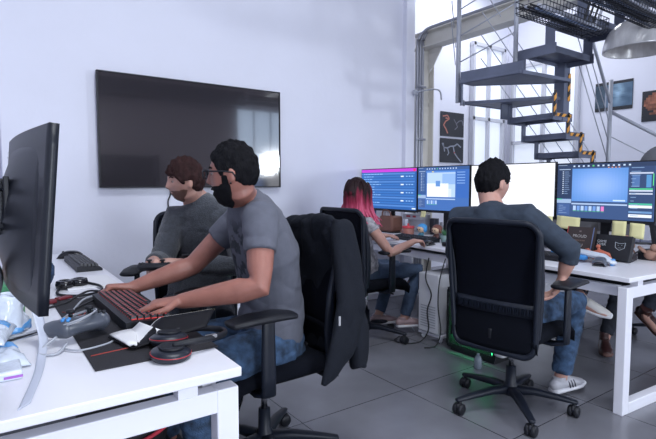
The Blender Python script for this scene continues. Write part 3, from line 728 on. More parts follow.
def mouse(label, c, ang, z=DT, m=BLACKG, s=1., group=None):
    t = thing('computer_mouse', label, 'mouse', (c[0], c[1], z), ang, group)
    k = MB(); k.sheet(lambda u, v: (lambda a, b_: V((a * .031 * s * (1 - .18 * b_ * b_), b_ * .056 * s, .002 + .036 * s * max(0, 1 - a ** 4) ** .6 * max(0, 1 - abs(b_ + .1) ** 2.6 / 1.3) ** .7)))(2 * u - 1, 2 * v - 1), 14, 16, .002); obj('shell', k, m, t)
    k = MB(); k.lathe([(0, -.004), (.008, -.004), (.008, .004), (0, .004)], (0, .03 * s, .03 * s), 12, (1, 0, 0)); obj('scroll_wheel', k, RUBBER, t); return t
mouse('black mouse beside the far keyboard near the wall', (.47, 3.60), math.radians(70), s=1.3)
# mouse mat
MATM = mat('black_cloth_mouse_mat', (.016, .015, .02), .8, bump=.2, bscale=400)
t = thing('mouse_mat', 'large black cloth desk mat with a red line, under the keyboard', 'mouse mat', (.4, 1.8, DT))
k = MB(); k.box((.392, 1.815, DT + .002), (.335, .93, .004), bev=.0015); obj('mat_surface', k, MATM, t, True)
RL = mat('red_mat_print', (.35, .05, .04), .7)
k = MB(); k.tube([(.235, 1.47, DT + .0045), (.40, 1.49, DT + .0045), (.46, 1.50, DT + .0045)], .0022, n=4); obj('red_stripe', k, RL, t, True)
k = MB(); k.tube([(.235, 2.05, DT + .0045), (.29, 1.95, DT + .0045), (.34, 2.1, DT + .0045)], .0022, n=4); obj('red_stripe', k, RL, t, True)
# ---------------------------------------------------------------- game controller with cable
GP = mat('grey_gamepad_plastic', (.075, .085, .11), .3)
BLUE = mat('bright_blue_plastic', (.05, .25, .60), .4)
def gamepad(name, label, c, ang, z, col, cable=True):
    t = thing(name, label, 'game controller', (c[0], c[1], z), ang); M = Matrix.Identity(4)
    k = MB()
    k.loft([(-.055, 0, .03), (0, .004, .031), (.055, 0, .03)], [.032, .030, .032], [.019, .017, .019], side=(0, 1, 0), n=16)
    for s in (-1, 1): k.loft([(s * .055, .01, .03), (s * .072, -.03, .026), (s * .080, -.068, .02)], [.027, .022, .015], [.020, .018, .013], side=(1, 0, 0), n=14)
    fuse('shell', k, col, t, .004, 2) if False else obj('shell', k, col, t)
    for x, y in ((-.03, -.012), (.03, -.012)):
        k = MB(); k.cyl((x, y, .045), (x, y, .058), .006); k.lathe([(0, .056), (.012, .056), (.013, .061), (.008, .063), (0, .062)], (x, y, 0), 16); obj('thumbstick', k, BLACKP, t)
    for x, y in ((.058, .02), (.068, .01), (.048, .01), (.058, 0)): k = MB(); k.ball((x, y, .048), (.0055, .0055, .004), 10, 6); obj('button', k, BLUE if cable else BLACKP, t)
    k = MB(); k.box((-.058, .01, .048), (.024, .008, .006), bev=.001); k.box((-.058, .01, .048), (.008, .024, .006), bev=.001); obj('direction_pad', k, BLACKP, t)
    return t
gp = gamepad('game_controller', 'dark grey game controller with blue buttons and wrapped cable on the desk', (.245, 1.66), math.radians(200), DT + .005, GP); gp.scale = (.98, 1.15, 1.5)
for q_ in range(1):
    k = MB()
    for j in range(2): k.tube([V((.225, 1.665, DT)) + V((math.cos(a) * (.055 + .006 * j), math.sin(a) * .065, .068 + .020 * math.cos(a * 1 + .4) + .004 * j)) for a in [PI * 2 * i / 20 for i in range(20)]], .0022, n=6, closed=True)
    k.tube([(.17, 1.63, DT + .03), (.13, 1.60, DT + .012), (.12, 1.56, DT + .006), (.16, 1.545, DT + .006), (.19, 1.58, DT + .02)], .004, k=6); k.tube([(.18, 1.58, DT + .006), (.22, 1.535, DT + .006), (.30, 1.56, DT + .006), (.33, 1.6, DT + .01)], .003, k=6)
    solo('controller_cable', k, GREYC, 'thin grey cable coiled around the dark grey game controller', 'cable')
k = MB(); k.ball((.30, 1.755, DT + .022), (.03, .018, .02)); solo('blue_cable_plug', k, BLUE, 'bright blue plastic cap beside the dark grey game controller', 'plug')
# ---------------------------------------------------------------- open notebook
NB = thing('notebook', 'open black notebook with white pages leaning over the headset', 'notebook', (.42, 1.50, DT + .005))
PAPER = mat('white_page_paper', (.78, .78, .80), .7); GOLD = mat('yellow_page_edge', (.72, .66, .35), .7)
a0, a1 = V((.305, 1.60, DT + .010)), V((.335, 1.455, DT + .010))           # free short edge of the lower cover
spn0, spn1 = V((.385, 1.62, DT + .008)), V((.385, 1.43, DT + .008))        # spine
t0, t1 = V((.64, 1.60, DT + .085)), V((.60, 1.42, DT + .075))
t0, t1 = V((.66, 1.64, DT + .060)), V((.615, 1.47, DT + .052))
def cover(A0, A1, B0, B1, th, bow=0.):
    return lambda u, v: (A0.lerp(A1, v)).lerp(B0.lerp(B1, v), u) + V((0, 0, bow * math.sin(u * PI)))
spn0, spn1 = V((.395, 1.61, DT + .010)), V((.350, 1.445, DT + .010))
def raised(dz):      # right half: its near edge is propped up by the headset
    def fn(u, v):
        near = V((.345 + .215 * u, 1.452 - .008 * u, DT + .008 + .03 * u)); far = V((.385 + .225 * u, 1.545 - .05 * u, DT + .010 + .050 * sm01(u / .3) + .016 * u))
        return far.lerp(near, v) + V((0, 0, dz))
    return fn
def sm01(x): x = max(0, min(1, x)); return x * x * (3 - 2 * x)
k = MB(); k.sheet(cover(a0, a1, spn0, spn1, 0), 6, 4, .004); k.sheet(raised(0), 14, 6, .004); obj('cover', k, mat('black_notebook_cover', (.005, .005, .008), .6, spec=.2), NB, True)
k = MB(); up_ = V((0, 0, .006)); k.sheet(cover(a0.lerp(spn0, .06) + up_, a1.lerp(spn1, .06) + up_, spn0 + up_ * 1.2, spn1 + up_ * 1.2, 0, .004), 8, 4, .005)
k.sheet(lambda u, v: raised(-.008)(u * .97, v * .97) + V((.003, .012, .003)), 14, 6, .007); obj('pages', k, PAPER, NB, True)
k = MB(); k.sheet(lambda u, v: V((.310, 1.60, DT + .014)).lerp(V((.340, 1.47, DT + .014)), v) + V((.03 + .06 * u, .0, .030 * u * u)), 8, 3, .0015); obj('lifted_page', k, PAPER, NB, True)
k = MB(); k.tube([raised(-.003)(u_ / 10, 0.0) + V((.002, .006, .002)) for u_ in range(2, 11)], .0025, n=6); obj('ribbon_edge', k, GOLD, NB, True)
# ---------------------------------------------------------------- headsets
RG = mat('red_ring', (.35, .015, .025), .35, emit=(.9, .04, .05), estr=.12)
HSM = mat('headset_plastic', (.014, .017, .027), .35)
def headset(label, c, z, ang, s=1.):
    t = thing('headset', label, 'headset', (c[0], c[1], z), ang)
    for i, (p, ax) in enumerate((((0, 0, .024), (0.05, -.1, 1)), ((.03, .10, .034), (.1, .15, 1)))):
        ax = V(ax).normalized(); p = V(p) * s
        k = MB(); k.lathe([(0, -.024 * s), (.044 * s, -.022 * s), (.052 * s, -.010 * s), (.050 * s, .004 * s), (.042 * s, .012 * s), (.03 * s, .017 * s), (0, .018 * s)], p, 30, ax); e = obj('ear_cup', k, HSM, t)
        k = MB(); k.lathe([(.048 * s, .003 * s), (.0515 * s, .0045 * s), (.0515 * s, .0065 * s), (.046 * s, .008 * s)], p - ax * .006 * s, 30, ax); obj('red_ring', k, RG, e)
        k = MB(); k.lathe([(.026 * s, .014 * s), (.033 * s, .020 * s), (.03 * s, .026 * s), (.020 * s, .024 * s), (0, .020 * s)], p, 24, ax); obj('ear_pad', k, BLACKP, e)
    k = MB(); pts = [(.01, 0, .045), (.06, -.01, .05), (.12, 0, .045), (.17, .04, .035), (.18, .09, .03), (.13, .13, .035), (.06, .12, .045)]
    k.loft(catmull([V(p) * s for p in pts], 6), .013 * s, .006 * s, side=(0, 0, 1), n=10); obj('headband', k, BLACKP, t)
    k = MB(); k.box(V((.11, .0, .052)) * s, (.03 * s, .014 * s, .012 * s), bev=.002); obj('adjuster', k, mat('brushed_metal', (.6, .6, .62), .3, metal=.9), t)
    return t
headset('black gaming headset with red rings at the near desk corner', (.415, 1.335), DT, math.radians(2), 1.08).scale = (1, 1, .72)
# ---------------------------------------------------------------- left desk clutter
def cable(label, pts, r=.004, m=RUBBER, name='cable', k_=8, group=None):
    k = MB(); k.tube(pts, r, k=k_, n=6); return solo(name, k, m, label, 'cable', group)
z = DT + .006
cable('black cable running from the red-lit keyboard toward the monitor', [(.36, 2.14, z + .01), (.27, 2.05, z), (.22, 1.9, z), (.14, 1.82, z), (.04, 1.75, z), (-.1, 1.7, z)])
cable('grey cable crossing the desk behind the game controller', [(.40, 2.20, z + .014), (.33, 2.18, z + .01), (.26, 2.02, z), (.20, 1.88, z + .008), (.10, 1.78, z + .008), (-.1, 1.76, z)], .004, GREYC)
cable('black cable looping beside the hand at the far edge of the keyboard', [(.44, 2.24, z + .01), (.38, 2.34, z + .01), (.31, 2.28, z), (.27, 2.2, z), (.2, 2.15, z)], .005)
cable('thick black cable hanging behind the curved monitor', [(-.02, 1.3, 1.10), (.02, 1.42, .98), (.0, 1.5, .88), (-.08, 1.45, .80), (-.14, 1.4, z)], .008)
cable('second black cable hanging behind the curved monitor', [(-.03, 1.24, 1.12), (.03, 1.4, 1.02), (.02, 1.62, .90), (-.05, 1.6, .82), (-.1, 1.5, z)], .007)
HP_ = []
for s in (0, 1):
    k = MB(); HP_.append(k); c = V((.305 + s * .062, 2.53 + s * .02, DT + .022)); k.lathe([(0, -.02), (.036, -.018), (.040, 0), (.036, .016), (.022, .02), (.018, .012), (0, .01)], c, 22)
t = thing('headphones', 'small black headphones lying beyond the desk mat on the left desk', 'headphones', (.33, 2.5, DT)); [obj('ear_cup', k_, BLACKG, t, True) for k_ in HP_]
k = MB(); k.tube([(.28, 2.50, DT + .012), (.26, 2.38, DT + .008), (.33, 2.30, DT + .008), (.42, 2.34, DT + .008), (.44, 2.45, DT + .012), (.405, 2.54, DT + .016)], .006, k=6); obj('headband', k, BLACKP, t, True)
k = MB(); k.box((.42, 2.62, DT + .004), (.22, .30, .008), bev=.001); solo('paper_sheets', k, PAPER, 'stack of white paper on the left desk beyond the headphones', 'paper')
k = MB(); k.box((.27, 2.29, DT + .009), (.06, .035, .010), (0, 0, .5), bev=.003); k.box((.20, 2.23, DT + .012), (.07, .035, .014), (0, 0, .2), bev=.003); solo('red_adapter', k, mat('dark_red_plastic', (.16, .015, .025), .5), 'dark red plastic pieces lying beside the small black headphones', 'adapter')
cols = [(.05, .22, .10), (.45, .38, .06), (.05, .12, .30), (.38, .18, .08), (.3, .3, .33), (.08, .3, .14)]
rnd = random.Random(4)
BAGB = mat('dark_blue_bag_fabric', (.03, .06, .13), .8, bump=.3, var=.4, vscale=40)
k = MB(); k.ball((.17, 2.58, DT + .085), (.10, .10, .095), 20, 14); k.tube([(.12, 2.5, DT + .16), (.16, 2.5, DT + .2), (.21, 2.55, DT + .16)], .006, k=5)
fuse('pouch', k, BAGB, None, .006, 2, folds(.008, (30, 30, 30))); o = bpy.data.objects['pouch']; tag(o, 'dark blue rounded fabric pouch behind the curved monitor', 'pouch')
for i, (x, y, sx, sy, sz, cc, lab) in enumerate(((.04, 2.05, .14, .12, .14, 0, 'green snack packet behind the curved monitor'), (-.08, 2.15, .12, .1, .22, 3, 'brown cardboard box at the far left behind the monitor arm'), (.16, 2.33, .09, .06, .035, 1, 'small yellow packet beside the dark blue pouch'), (.05, 2.42, .1, .1, .10, 4, 'pale grey box beside the dark blue pouch'), (-.06, 1.88, .12, .08, .05, 5, 'flat green packet at the far left of the desk'))):
    k = MB(); k.box((x, y, DT + sz / 2), (sx, sy, sz), (0, 0, rnd.uniform(-.4, .4)), bev=.006)
    if i in (0, 5): pass
    solo('packet' if i != 1 else 'cardboard_box', k, mat('packet_%d' % i, cols[cc], .45, var=.25, vscale=30, bump=.3), lab, 'packet' if i != 1 else 'box')
# packs of wipes and a crumpled blue and white bag
PLW = mat('white_blue_film', (.62, .68, .78), .25, bump=.5, bscale=30, coat=.4)
BL2 = mat('blue_film_print', (.10, .32, .66), .3)
def pack(name, label, c, size, rz, seed, band=True, text=None):
    t = thing(name, label, 'bag', (c[0], c[1], c[2]), rz)
    def f(u, v, k_=1):
        a, b_ = 2 * u - 1, 2 * v - 1; h_ = max(0, 1 - a ** 4) ** .5 * max(0, 1 - b_ ** 4) ** .5
        w_ = noise.noise(V((a * 3 + seed, b_ * 3, seed))) * .012 * h_
        return V((a * size[0] / 2, b_ * size[1] / 2, size[2] * (.12 + .88 * h_) + w_))
    k = MB(); k.sheet(lambda u, v: f(u, v), 22, 22, size[2] * .12); k.box((0, 0, size[2] * .25), (size[0] * .9, size[1] * .9, size[2] * .45), bev=size[2] * .2); obj('film', k, PLW, t)
    if band:
        k = MB(); k.sheet(lambda u, v: f(.04 + u * .92, .55 + v * .2) + V((0, 0, .002)), 16, 5, .001); obj('blue_band', k, BL2, t)
    return t
pack('tissue_pack', 'flat white tissue pack with blue band at the left desk edge', (.01, 1.58, DT + .002), (.14, .20, .034), .15, 1.)
pack('tissue_pack', 'white and blue tissue pack, upper of the stack at the left edge', (-.01, 1.70, DT + .038), (.14, .20, .036), -.2, 5.)
k = MB()
def crum(u, v):
    a, b_ = u * 2 * PI, v; r = .075 * (1 - .45 * b_) * (1 + .22 * noise.noise(V((math.cos(a) * 2, math.sin(a) * 2, b_ * 3))))
    return V((.045 + r * math.cos(a) * 1.0 + .01 * b_, 1.90 + r * math.sin(a), DT + .002 + .12 * b_ + .018 * noise.noise(V((a, b_ * 4, 2)))))
k.sheet(crum, 28, 12, .003); t = thing('plastic_bag', 'crumpled white and blue plastic bag standing behind the tissue packs', 'bag', (.055, 1.86, DT)); obj('film', k, PLW, t, True)
k = MB(); k.sheet(lambda u, v: crum(u, .04 + .16 * v) + (crum(u, .04 + .16 * v) - V((.045, 1.90, DT + .05))).normalized() * .004, 28, 3, .001); obj('blue_print', k, BL2, t, True)
t = thing('printed_package', 'clear printed package with black lettering and a purple mark at left edge', 'package', (.06, 1.42, DT))
k = MB(); k.box((.005, 1.46, DT + .012), (.13, .11, .024), bev=.006); obj('wrapper', k, PLW, t, True)
k = MB(); k.col = (.01, .01, .02); yy = 1.404; text_mb(k, 'rn', (.012, yy, DT + .012), (1, -.0, 0), (0, 0, 1), .013, (.01, .01, .02)); k.quad((.03, yy, DT + .006), (.04, 0, 0), (0, 0, .012), 0, 0, 1, .55, (.35, .12, .5)); obj('printing', k, PRINT, t, True)
k = MB()
PTH = catmull([(.125, 1.72, .85), (.138, 1.66, .775), (.122, 1.54, .746), (.100, 1.40, .743), (.060, 1.22, .742)], 8)
k.sheet(lambda u, v: PTH[min(len(PTH) - 1, int(round(v * (len(PTH) - 1))))] + V((-.026 * (u - .5), -.026 * (u - .5), 0)), 4, len(PTH) - 1, .0012)
solo('plastic_sheet', k, mat('translucent_white_film', (.62, .66, .78), .3, alpha=.75), 'curled translucent white plastic strip below the curved monitor', 'plastic sheet')
# ---------------------------------------------------------------- under the left desk
t = thing('computer_tower', 'black ridged computer tower under the left desk', 'computer', (.2, 2.0, 0))
k = MB(); k.box((.33, 1.85, .11), (.50, .50, .22), bev=.008)
for i in range(7): k.box((.33, 1.66 + i * .06, .225), (.46, .022, .012), bev=.003)
obj('casing', k, BLACKP, t, True)
k = MB(); k.box((.50, 1.70, .233), (.05, .04, .002)); obj('white_sticker', k, PAPER, t, True)
t = thing('backpack', 'black bag with red piping resting under the left desk', 'bag', (.4, 1.86, .23))
k = MB(); k.ball((.40, 1.86, .37), (.16, .17, .13), 24, 16); k.ball((.40, 1.86, .31), (.15, .16, .08), 24, 16); fuse('bag_body', k, mat('black_bag_fabric', (.012, .012, .016), .7, bump=.4), t, .012, 3, folds(.008, (12, 12, 12)))
k = MB(); k.tube([V((.40 + .168 * math.cos(a), 1.86 - .178 * math.sin(a) , .345 + .012 * math.sin(2 * a))) for a in [2 * PI * i / 40 for i in range(40)]], .007, closed=True); obj('red_piping', k, mat('red_piping_fabric', (.55, .03, .06), .6), t, True)
# ---------------------------------------------------------------- things under the right desk
WPC = mat('white_computer_case', (.66, .67, .72), .4)
t = thing('computer_tower', 'white computer tower on a wheeled stand under the right desk', 'computer', (3.0, 2.6, 0))
k = MB(); k.box((3.03, 2.61, .305), (.44, .205, .46), bev=.008); obj('casing', k, WPC, t, True)
k = MB(); k.box((3.03, 2.61, .055), (.40, .24, .022), bev=.004); 
for x in (2.86, 3.2):
    for y in (2.52, 2.7): k.ball((x, y, .022), (.02, .014, .022), 10, 8)
obj('stand', k, WMETAL, t, True)
k = MB()
for i in range(9): k.box((2.808, 2.61, .12 + i * .02), (.004, .15, .006))
obj('front_vents', k, mat('grey_vent', (.35, .36, .40), .5), t, True)
GREEN = mat('green_case_light', (.02, .3, .1), .4, emit=(.05, 1., .35), estr=5.)
t = thing('computer_tower', 'black computer tower with green lights under the right desk', 'computer', (2.9, 2.2, 0))
k = MB()
for x in (2.80, 3.02):
    k.box((x, 2.19, .045), (.02, .42, .03)); k.box((x, 2.19, .455), (.02, .42, .03)); k.box((x, 1.99, .25), (.02, .025, .40)); k.box((x, 2.395, .25), (.02, .025, .40))
k.box((3.0, 2.19, .25), (.02, .42, .42)); k.box((2.91, 2.40, .25), (.22, .012, .42)); k.box((2.91, 1.985, .25), (.22, .012, .42)); k.box((2.91, 2.19, .462), (.22, .42, .012)); k.box((2.91, 2.19, .036), (.22, .42, .012)); k.box((2.9, 2.19, .015), (.18, .38, .03))
obj('casing', k, BLACKP, t, True)
k = MB(); k.box((2.93, 2.22, .25), (.1, .25, .03)); k.box((2.95, 2.2, .36), (.06, .12, .10), bev=.005); k.cyl((2.93, 2.12, .34), (2.91, 2.12, .34), .05); obj('components', k, BLACKP, t, True)
k = MB(); k.box((2.86, 2.20, .43), (.01, .33, .012)); k.box((2.90, 2.22, .27), (.01, .24, .012)); k.tube([V((2.905, 2.12 + .048 * math.cos(a), .36 + .048 * math.sin(a))) for a in [2 * PI * i / 20 for i in range(20)]], .004, closed=True); k.tube([V((2.905, 2.30 + .045 * math.cos(a), .14 + .045 * math.sin(a))) for a in [2 * PI * i / 20 for i in range(20)]], .004, closed=True); k.box((2.81, 2.02, .12), (.004, .006, .14)); obj('green_lights', k, GREEN, t, True)
k = MB(); k.box((2.790, 2.19, .25), (.003, .40, .40)); obj('glass_side_panel', k, mat('smoked_glass', (.05, .06, .06), .1, alpha=.35), t, True)
for nm, e in (('case_light', 9), ('floor_light', 0)):
    if e:
        l = bpy.data.lights.new(nm, 'AREA'); l.energy = 2.2; l.color = (.05, 1, .3); l.shape = 'RECTANGLE'; l.size = .3; l.size_y = .3
        o = bpy.data.objects.new(nm, l); C.objects.link(o); o.location = (2.83, 2.2, .25); o.rotation_euler = (0, math.radians(65), PI)
cable('black cable drooping down the front of the white computer tower', [(2.80, 2.60, .66), (2.79, 2.62, .5), (2.80, 2.57, .38), (2.79, 2.60, .25), (2.795, 2.59, .1), (2.74, 2.62, .01), (2.62, 2.66, .008), (2.6, 2.76, .008), (2.72, 2.82, .008)], .005)
cable('thin black cable beside the white computer tower', [(2.83, 2.46, .67), (2.79, 2.48, .5), (2.80, 2.50, .3), (2.80, 2.47, .12), (2.76, 2.48, .01), (2.66, 2.5, .008)], .0045)
cable('pale cable under the right desk left of the white computer tower', [(2.9, 2.9, .68), (2.88, 2.85, .5), (2.9, 2.9, .3), (2.86, 2.86, .1), (2.9, 2.84, .01)], .005, GREYC)
k = MB(); k.box((3.3, 2.3, .62), (.35, 2.0, .05)); 
solo('under_desk_tray', k, BLACKP, 'dark cable tray fixed beneath the right desk', 'cable tray')
k = MB(); k.lathe([(0, 0), (.024, 0), (.026, .01), (.026, .06), (.018, .085), (.010, .09), (.010, .105), (0, .105)], (2.66, 2.02, 0), 18)
t_ = solo('water_bottle', k, mat('clear_bottle', (.22, .26, .32), .15, alpha=.7, coat=.5), 'small clear bottle on the floor beside the green-lit computer', 'bottle')
# ---------------------------------------------------------------- things on the right desk
keyboard('black keyboard in front of the pink-haired woman', (3.07, 3.02), math.radians(90 - 2) + PI, .46, .14, DT, False, group=None)
mouse('black mouse under the woman\'s right hand', (2.90, 2.70), math.radians(-80), s=1.1)
k = MB(); k.box((2.99, 2.52, DT + .018), (.10, .16, .036), (0, 0, .1), bev=.012); solo('black_speaker_box', k, BLACKP, 'low black device on the desk edge right of the woman\'s mouse', 'device')
keyboard('dark keyboard on the desk in front of the man in dark blue', (3.02, 1.83), math.radians(-94), .44, .14, DT, False)
mouse('dark upright mouse on the right desk near its front corner', (3.02, 1.43), math.radians(-70), s=1.35, m=GP)
# cards with writing
def card(name, label, O, U, W, col, draw, cat='box'):
    U, W = V(U), V(W); N = U.cross(W).normalized(); t = thing(name, label, cat, V(O)); q = MB(); q.col = col; q.prism([(0, 0), (1, 0), (1, 1), (0, 1)], -N * .035, V(O), U, W); draw(q, V(O) + N * .0015, U, W, N); obj('printed_box', q, PRINT, t, True); return t
def dc1(q, O, U, W, N):
    text_mb(q, 'PROUD', O + U * .5 + W * .60, U, W, .020, (.45, .43, .42)); text_mb(q, 'YOU', O + U * .5 + W * .26, U, W, .020, (.50, .47, .45))
    for i in range(7): q.quad(O + W * .47 + U * (.28 + i * .065), U * .04, W * .04, 0, 0, 1, 1, (.18, .12, .10))
    q.quad(O, U, W, 0, 0, .035, 1, (.35, .04, .04)); q.quad(O, U, W, .965, 0, 1, 1, (.12, .16, .3)); q.quad(O + U * .46 + W * .8, U * .08, W * .06, 0, 0, 1, 1, (.15, .12, .12))
card('product_box', 'brown-black box with pale lettering left of the dark wide box', (3.17, 1.74, DT + .035), (.0, -.175, -.0), (.05, 0, .17), (.035, .024, .024), dc1)
def dc2(q, O, U, W, N):
    text_mb(q, 'GAME', O + U * .24 + W * .66, U, W, .017, (.5, .52, .56)); text_mb(q, 'OVER', O + U * .24 + W * .53, U, W, .017, (.5, .52, .56))
    P_ = [(.60, .72), (.68, .68), (.78, .68), (.86, .72), (.85, .5), (.73, .40), (.62, .5), (.60, .72)]
    strokes(q, O, U, W, [(P_, .009), ([(.67, .6), (.70, .6)], .008), ([(.76, .6), (.79, .6)], .008), ([(.69, .5), (.77, .5)], .006)], (.45, .5, .55), .0008)
card('product_box', 'wide black box with pale lettering and a shield outline', (3.24, 1.60, DT + .012), (-.02, -.24, 0), (.05, 0, .15), (.008, .009, .014), dc2)
# small figurine of a red-brown creature in front of the wide box
SKIN0 = mat('figurine_brown', (.45, .12, .07), .5)
k = MB(); c = V((3.16, 1.50, DT + .01))
k.loft([c + V((0, .05, .035)), c + V((0, .0, .05)), c + V((0, -.05, .04))], [.014, .018, .012], n=10); k.ball(c + V((0, .012, .085)), .013, 12, 8); k.loft([c + V((0, .005, .05)), c + V((0, .01, .078))], [.011, .008], n=8)
for dy in (-.055, -.03, .03, .055): k.tube([c + V((0, dy, .04)), c + V((0, dy * 1.2, .02)), c + V((.0, dy * 1.35, 0))], .006, n=6)
k.tube([c + V((0, .05, .04)), c + V((0, .075, .06)), c + V((0, .09, .055))], .008, n=6)
solo('figurine', k, SKIN0, 'small reddish brown rider figurine in front of the wide black box', 'figurine')
k = MB()
k.loft([(3.10, 1.74, DT + .04), (3.10, 1.66, DT + .06), (3.09, 1.56, DT + .055), (3.07, 1.44, DT + .045), (3.05, 1.37, DT + .02)], [.035, .04, .04, .035, .03], [.018, .02, .02, .02, .012], side=(1, 0, 0), n=14)
t = thing('toy_blaster', 'white and blue plastic toy lying on the right desk before the boxes', 'toy', (3.08, 1.55, DT)); obj('toy_body', k, mat('toy_white', (.55, .6, .68), .35), t, True)
for c0, sz in (((3.08, 1.71, DT + .05), (.075, .10, .045)), ((3.065, 1.38, DT + .02), (.05, .02, .04)), ((3.05, 1.56, DT + .03), (.05, .07, .03))):
    k = MB(); k.box(c0, sz, (0, 0, .1), bev=.01); obj('blue_shell', k, BLUE, t, True)
k = MB(); k.box((3.05, 1.64, DT + .078), (.02, .05, .012), bev=.003); obj('red_trim', k, mat('toy_red', (.6, .05, .07), .4), t, True)
k = MB(); k.box((3.10, 1.76, DT + .095), (.012, .05, .012), bev=.002); k.box((3.10, 1.74, DT + .08), (.012, .012, .04), bev=.002); obj('orange_trigger', k, mat('toy_orange', (.8, .38, .05), .4), t, True)
# items behind, below the screens
k = MB(); k.lathe([(0, 0), (.030, 0), (.032, .10), (.024, .13), (.014, .15), (.014, .17), (0, .17)], (3.42, 1.555, DT), 18); solo('spray_bottle', k, mat('white_bottle_plastic', (.7, .7, .75), .4), 'white bottle standing between the two right sticky notes', 'bottle')
k = MB(); k.lathe([(0, 0), (.045, 0), (.020, .08), (.012, .11), (.012, .13), (0, .13)], (3.38, 1.43, DT), 20); solo('funnel_cone', k, mat('pale_grey_plastic', (.5, .52, .6), .4), 'pale grey cone on the desk under the rightmost sticky note', 'cone')
k = MB(); k.box((3.33, 1.475, DT + .012), (.14, .20, .024), (0, 0, .2), bev=.003); solo('notebook', k, mat('dark_book_cover', (.03, .03, .04), .5), 'lower of the two dark notebooks under the editor screen', 'notebook')
k = MB(); k.box((3.34, 1.46, DT + .034), (.12, .17, .018), (0, 0, .1), bev=.003); solo('notebook', k, mat('dark_book_cover', (.03, .03, .04), .5), 'upper of the two dark notebooks under the editor screen', 'notebook')
k = MB(); k.box((3.52, 1.20, DT + .05), (.16, .10, .10), bev=.006); solo('wallet_box', k, mat('brown_leather', (.12, .055, .045), .6, bump=.2), 'brown box at the right edge of the picture on the desk', 'box')
k = MB(); k.tube([(3.37, 1.27, .965), (3.36, 1.27, .95)], .01); k.M = Matrix.Identity(4)
for yy, zz, lab in ((1.33, .85, 'small tan stuffed toy under the rightmost screen corner'), (1.47, .86, 'small brown knitted toy beneath the two right sticky notes'), (1.83, .87, 'small tan stuffed toy on the desk below the wide sticky notes')):
    k = MB(); k.ball((3.47, yy, DT + .035), (.03, .045, .035)); k.ball((3.46, yy - .02, DT + .085), (.022, .026, .024)); k.loft([(3.46, yy + .03, DT + .05), (3.44, yy + .06, DT + .08)], .011, n=8); k.loft([(3.46, yy - .03, DT + .04), (3.43, yy - .06, DT + .02)], .011, n=8)
    solo('soft_toy', k, mat('toy_tan', (.35, .20, .15), .8), lab, 'toy')
# behind the woman's hand
BRN = mat('brown_leather_goods', (.16, .07, .05), .6, bump=.2)
k = MB(); k.box((3.42, 3.70, DT + .085), (.16, .20, .17), bev=.03, seg=3); k.tube([(3.36, 3.77, DT + .16), (3.35, 3.74, DT + .22), (3.35, 3.66, DT + .22), (3.36, 3.63, DT + .16)], .007, k=5); solo('leather_bag', k, BRN, 'brown leather bag on the desk beneath the leftmost blue screen', 'bag')
SIL = mat('silver_plastic', (.42, .42, .46), .3, metal=.4)
t = thing('coffee_machine', 'small silver machine with red top lights under the blue screens', 'machine', (3.5, 3.42, DT)); k = MB(); k.box((3.50, 3.42, DT + .17), (.14, .24, .05), bev=.006); k.box((3.53, 3.42, DT + .08), (.07, .22, .14)); k.box((3.5, 3.42, DT + .01), (.15, .24, .02)); obj('machine_body', k, SIL, t, True)
k = MB(); k.box((3.427, 3.46, DT + .175), (.004, .05, .018)); k.box((3.427, 3.38, DT + .175), (.004, .04, .018)); obj('red_buttons', k, mat('red_plastic', (.35, .02, .04), .4), t, True)
k = MB(); k.lathe([(0, 0), (.05, 0), (.055, .03), (.055, .075), (.05, .08), (0, .08)], (3.27, 3.30, DT), 20); k.tube([(3.27, 3.36, DT + .02), (3.26, 3.39, DT + .04), (3.27, 3.36, DT + .06)], .005, k=3)
solo('tea_tin', k, mat('copper_tin', (.35, .14, .11), .4), 'reddish round tin on the desk behind the woman\'s keyboard', 'tin')
k = MB(); k.lathe([(0, .078), (.058, .078), (.058, .096), (.01, .10), (.01, .12), (0, .12)], (3.27, 3.30, DT), 20); solo('tin_lid', k, mat('toy_red', (.6, .05, .07), .4), 'red lid with a knob on the reddish round tin', 'lid')
def funko(label, c, hair, body):      # big-headed toy figure
    t = thing('toy_figure', label, 'toy figure', c, 0, 'big-headed toy figures'); c = V(c)
    k = MB(); k.loft([c + V((0, 0, .004)), c + V((0, 0, .055))], [.020, .016], n=12); 
    for s in (-1, 1): k.loft([c + V((0, s * .016, .05)), c + V((-.012, s * .028, .03))], .007, n=8)
    obj('body', k, mat('fig_body_' + body[0], body[1], .5), t, True)
    k = MB(); k.ball(c + V((-.006, 0, .088)), (.036, .042, .034), 18, 12); obj('face', k, mat('figure_skin', (.70, .48, .32), .5), t, True)
    k = MB(); k.ball(c + V((.006, 0, .098)), (.042, .048, .038), 18, 12)
    for s in (-1, 1): k.ball(c + V((0, s * .042, .085)), (.02, .014, .026), 10, 8)
    obj('hair', k, mat('fig_hair_' + hair[0], hair[1], .5), t, True)
    k = MB()
    for s in (-1, 1): k.ball(c + V((-.040, s * .014, .086)), (.003, .005, .006), 8, 6)
    obj('eyes', k, BLACKG, t, True)
funko('toy figure with light blue hair beside the woman\'s hand', (3.22, 3.08, DT), ('blue', (.06, .30, .62)), ('teal', (.08, .25, .35)))
funko('toy figure with brown hair between blue-haired figure and plant pot', (3.25, 2.93, DT), ('brown', (.16, .05, .035)), ('brown', (.14, .06, .05)))
LEAF = mat('succulent_leaf', (.05, .16, .07), .5)
k = MB(); k.lathe([(0, 0), (.030, 0), (.040, .065), (.036, .065), (.03, .055), (0, .055)], (3.14, 2.74, DT), 20); t = thing('potted_succulent', 'small green succulent in a grey-green pot near the woman\'s hand', 'plant', (3.14, 2.74, DT)); obj('pot', k, mat('sage_pot', (.16, .24, .24), .5), t, True)
k = MB()
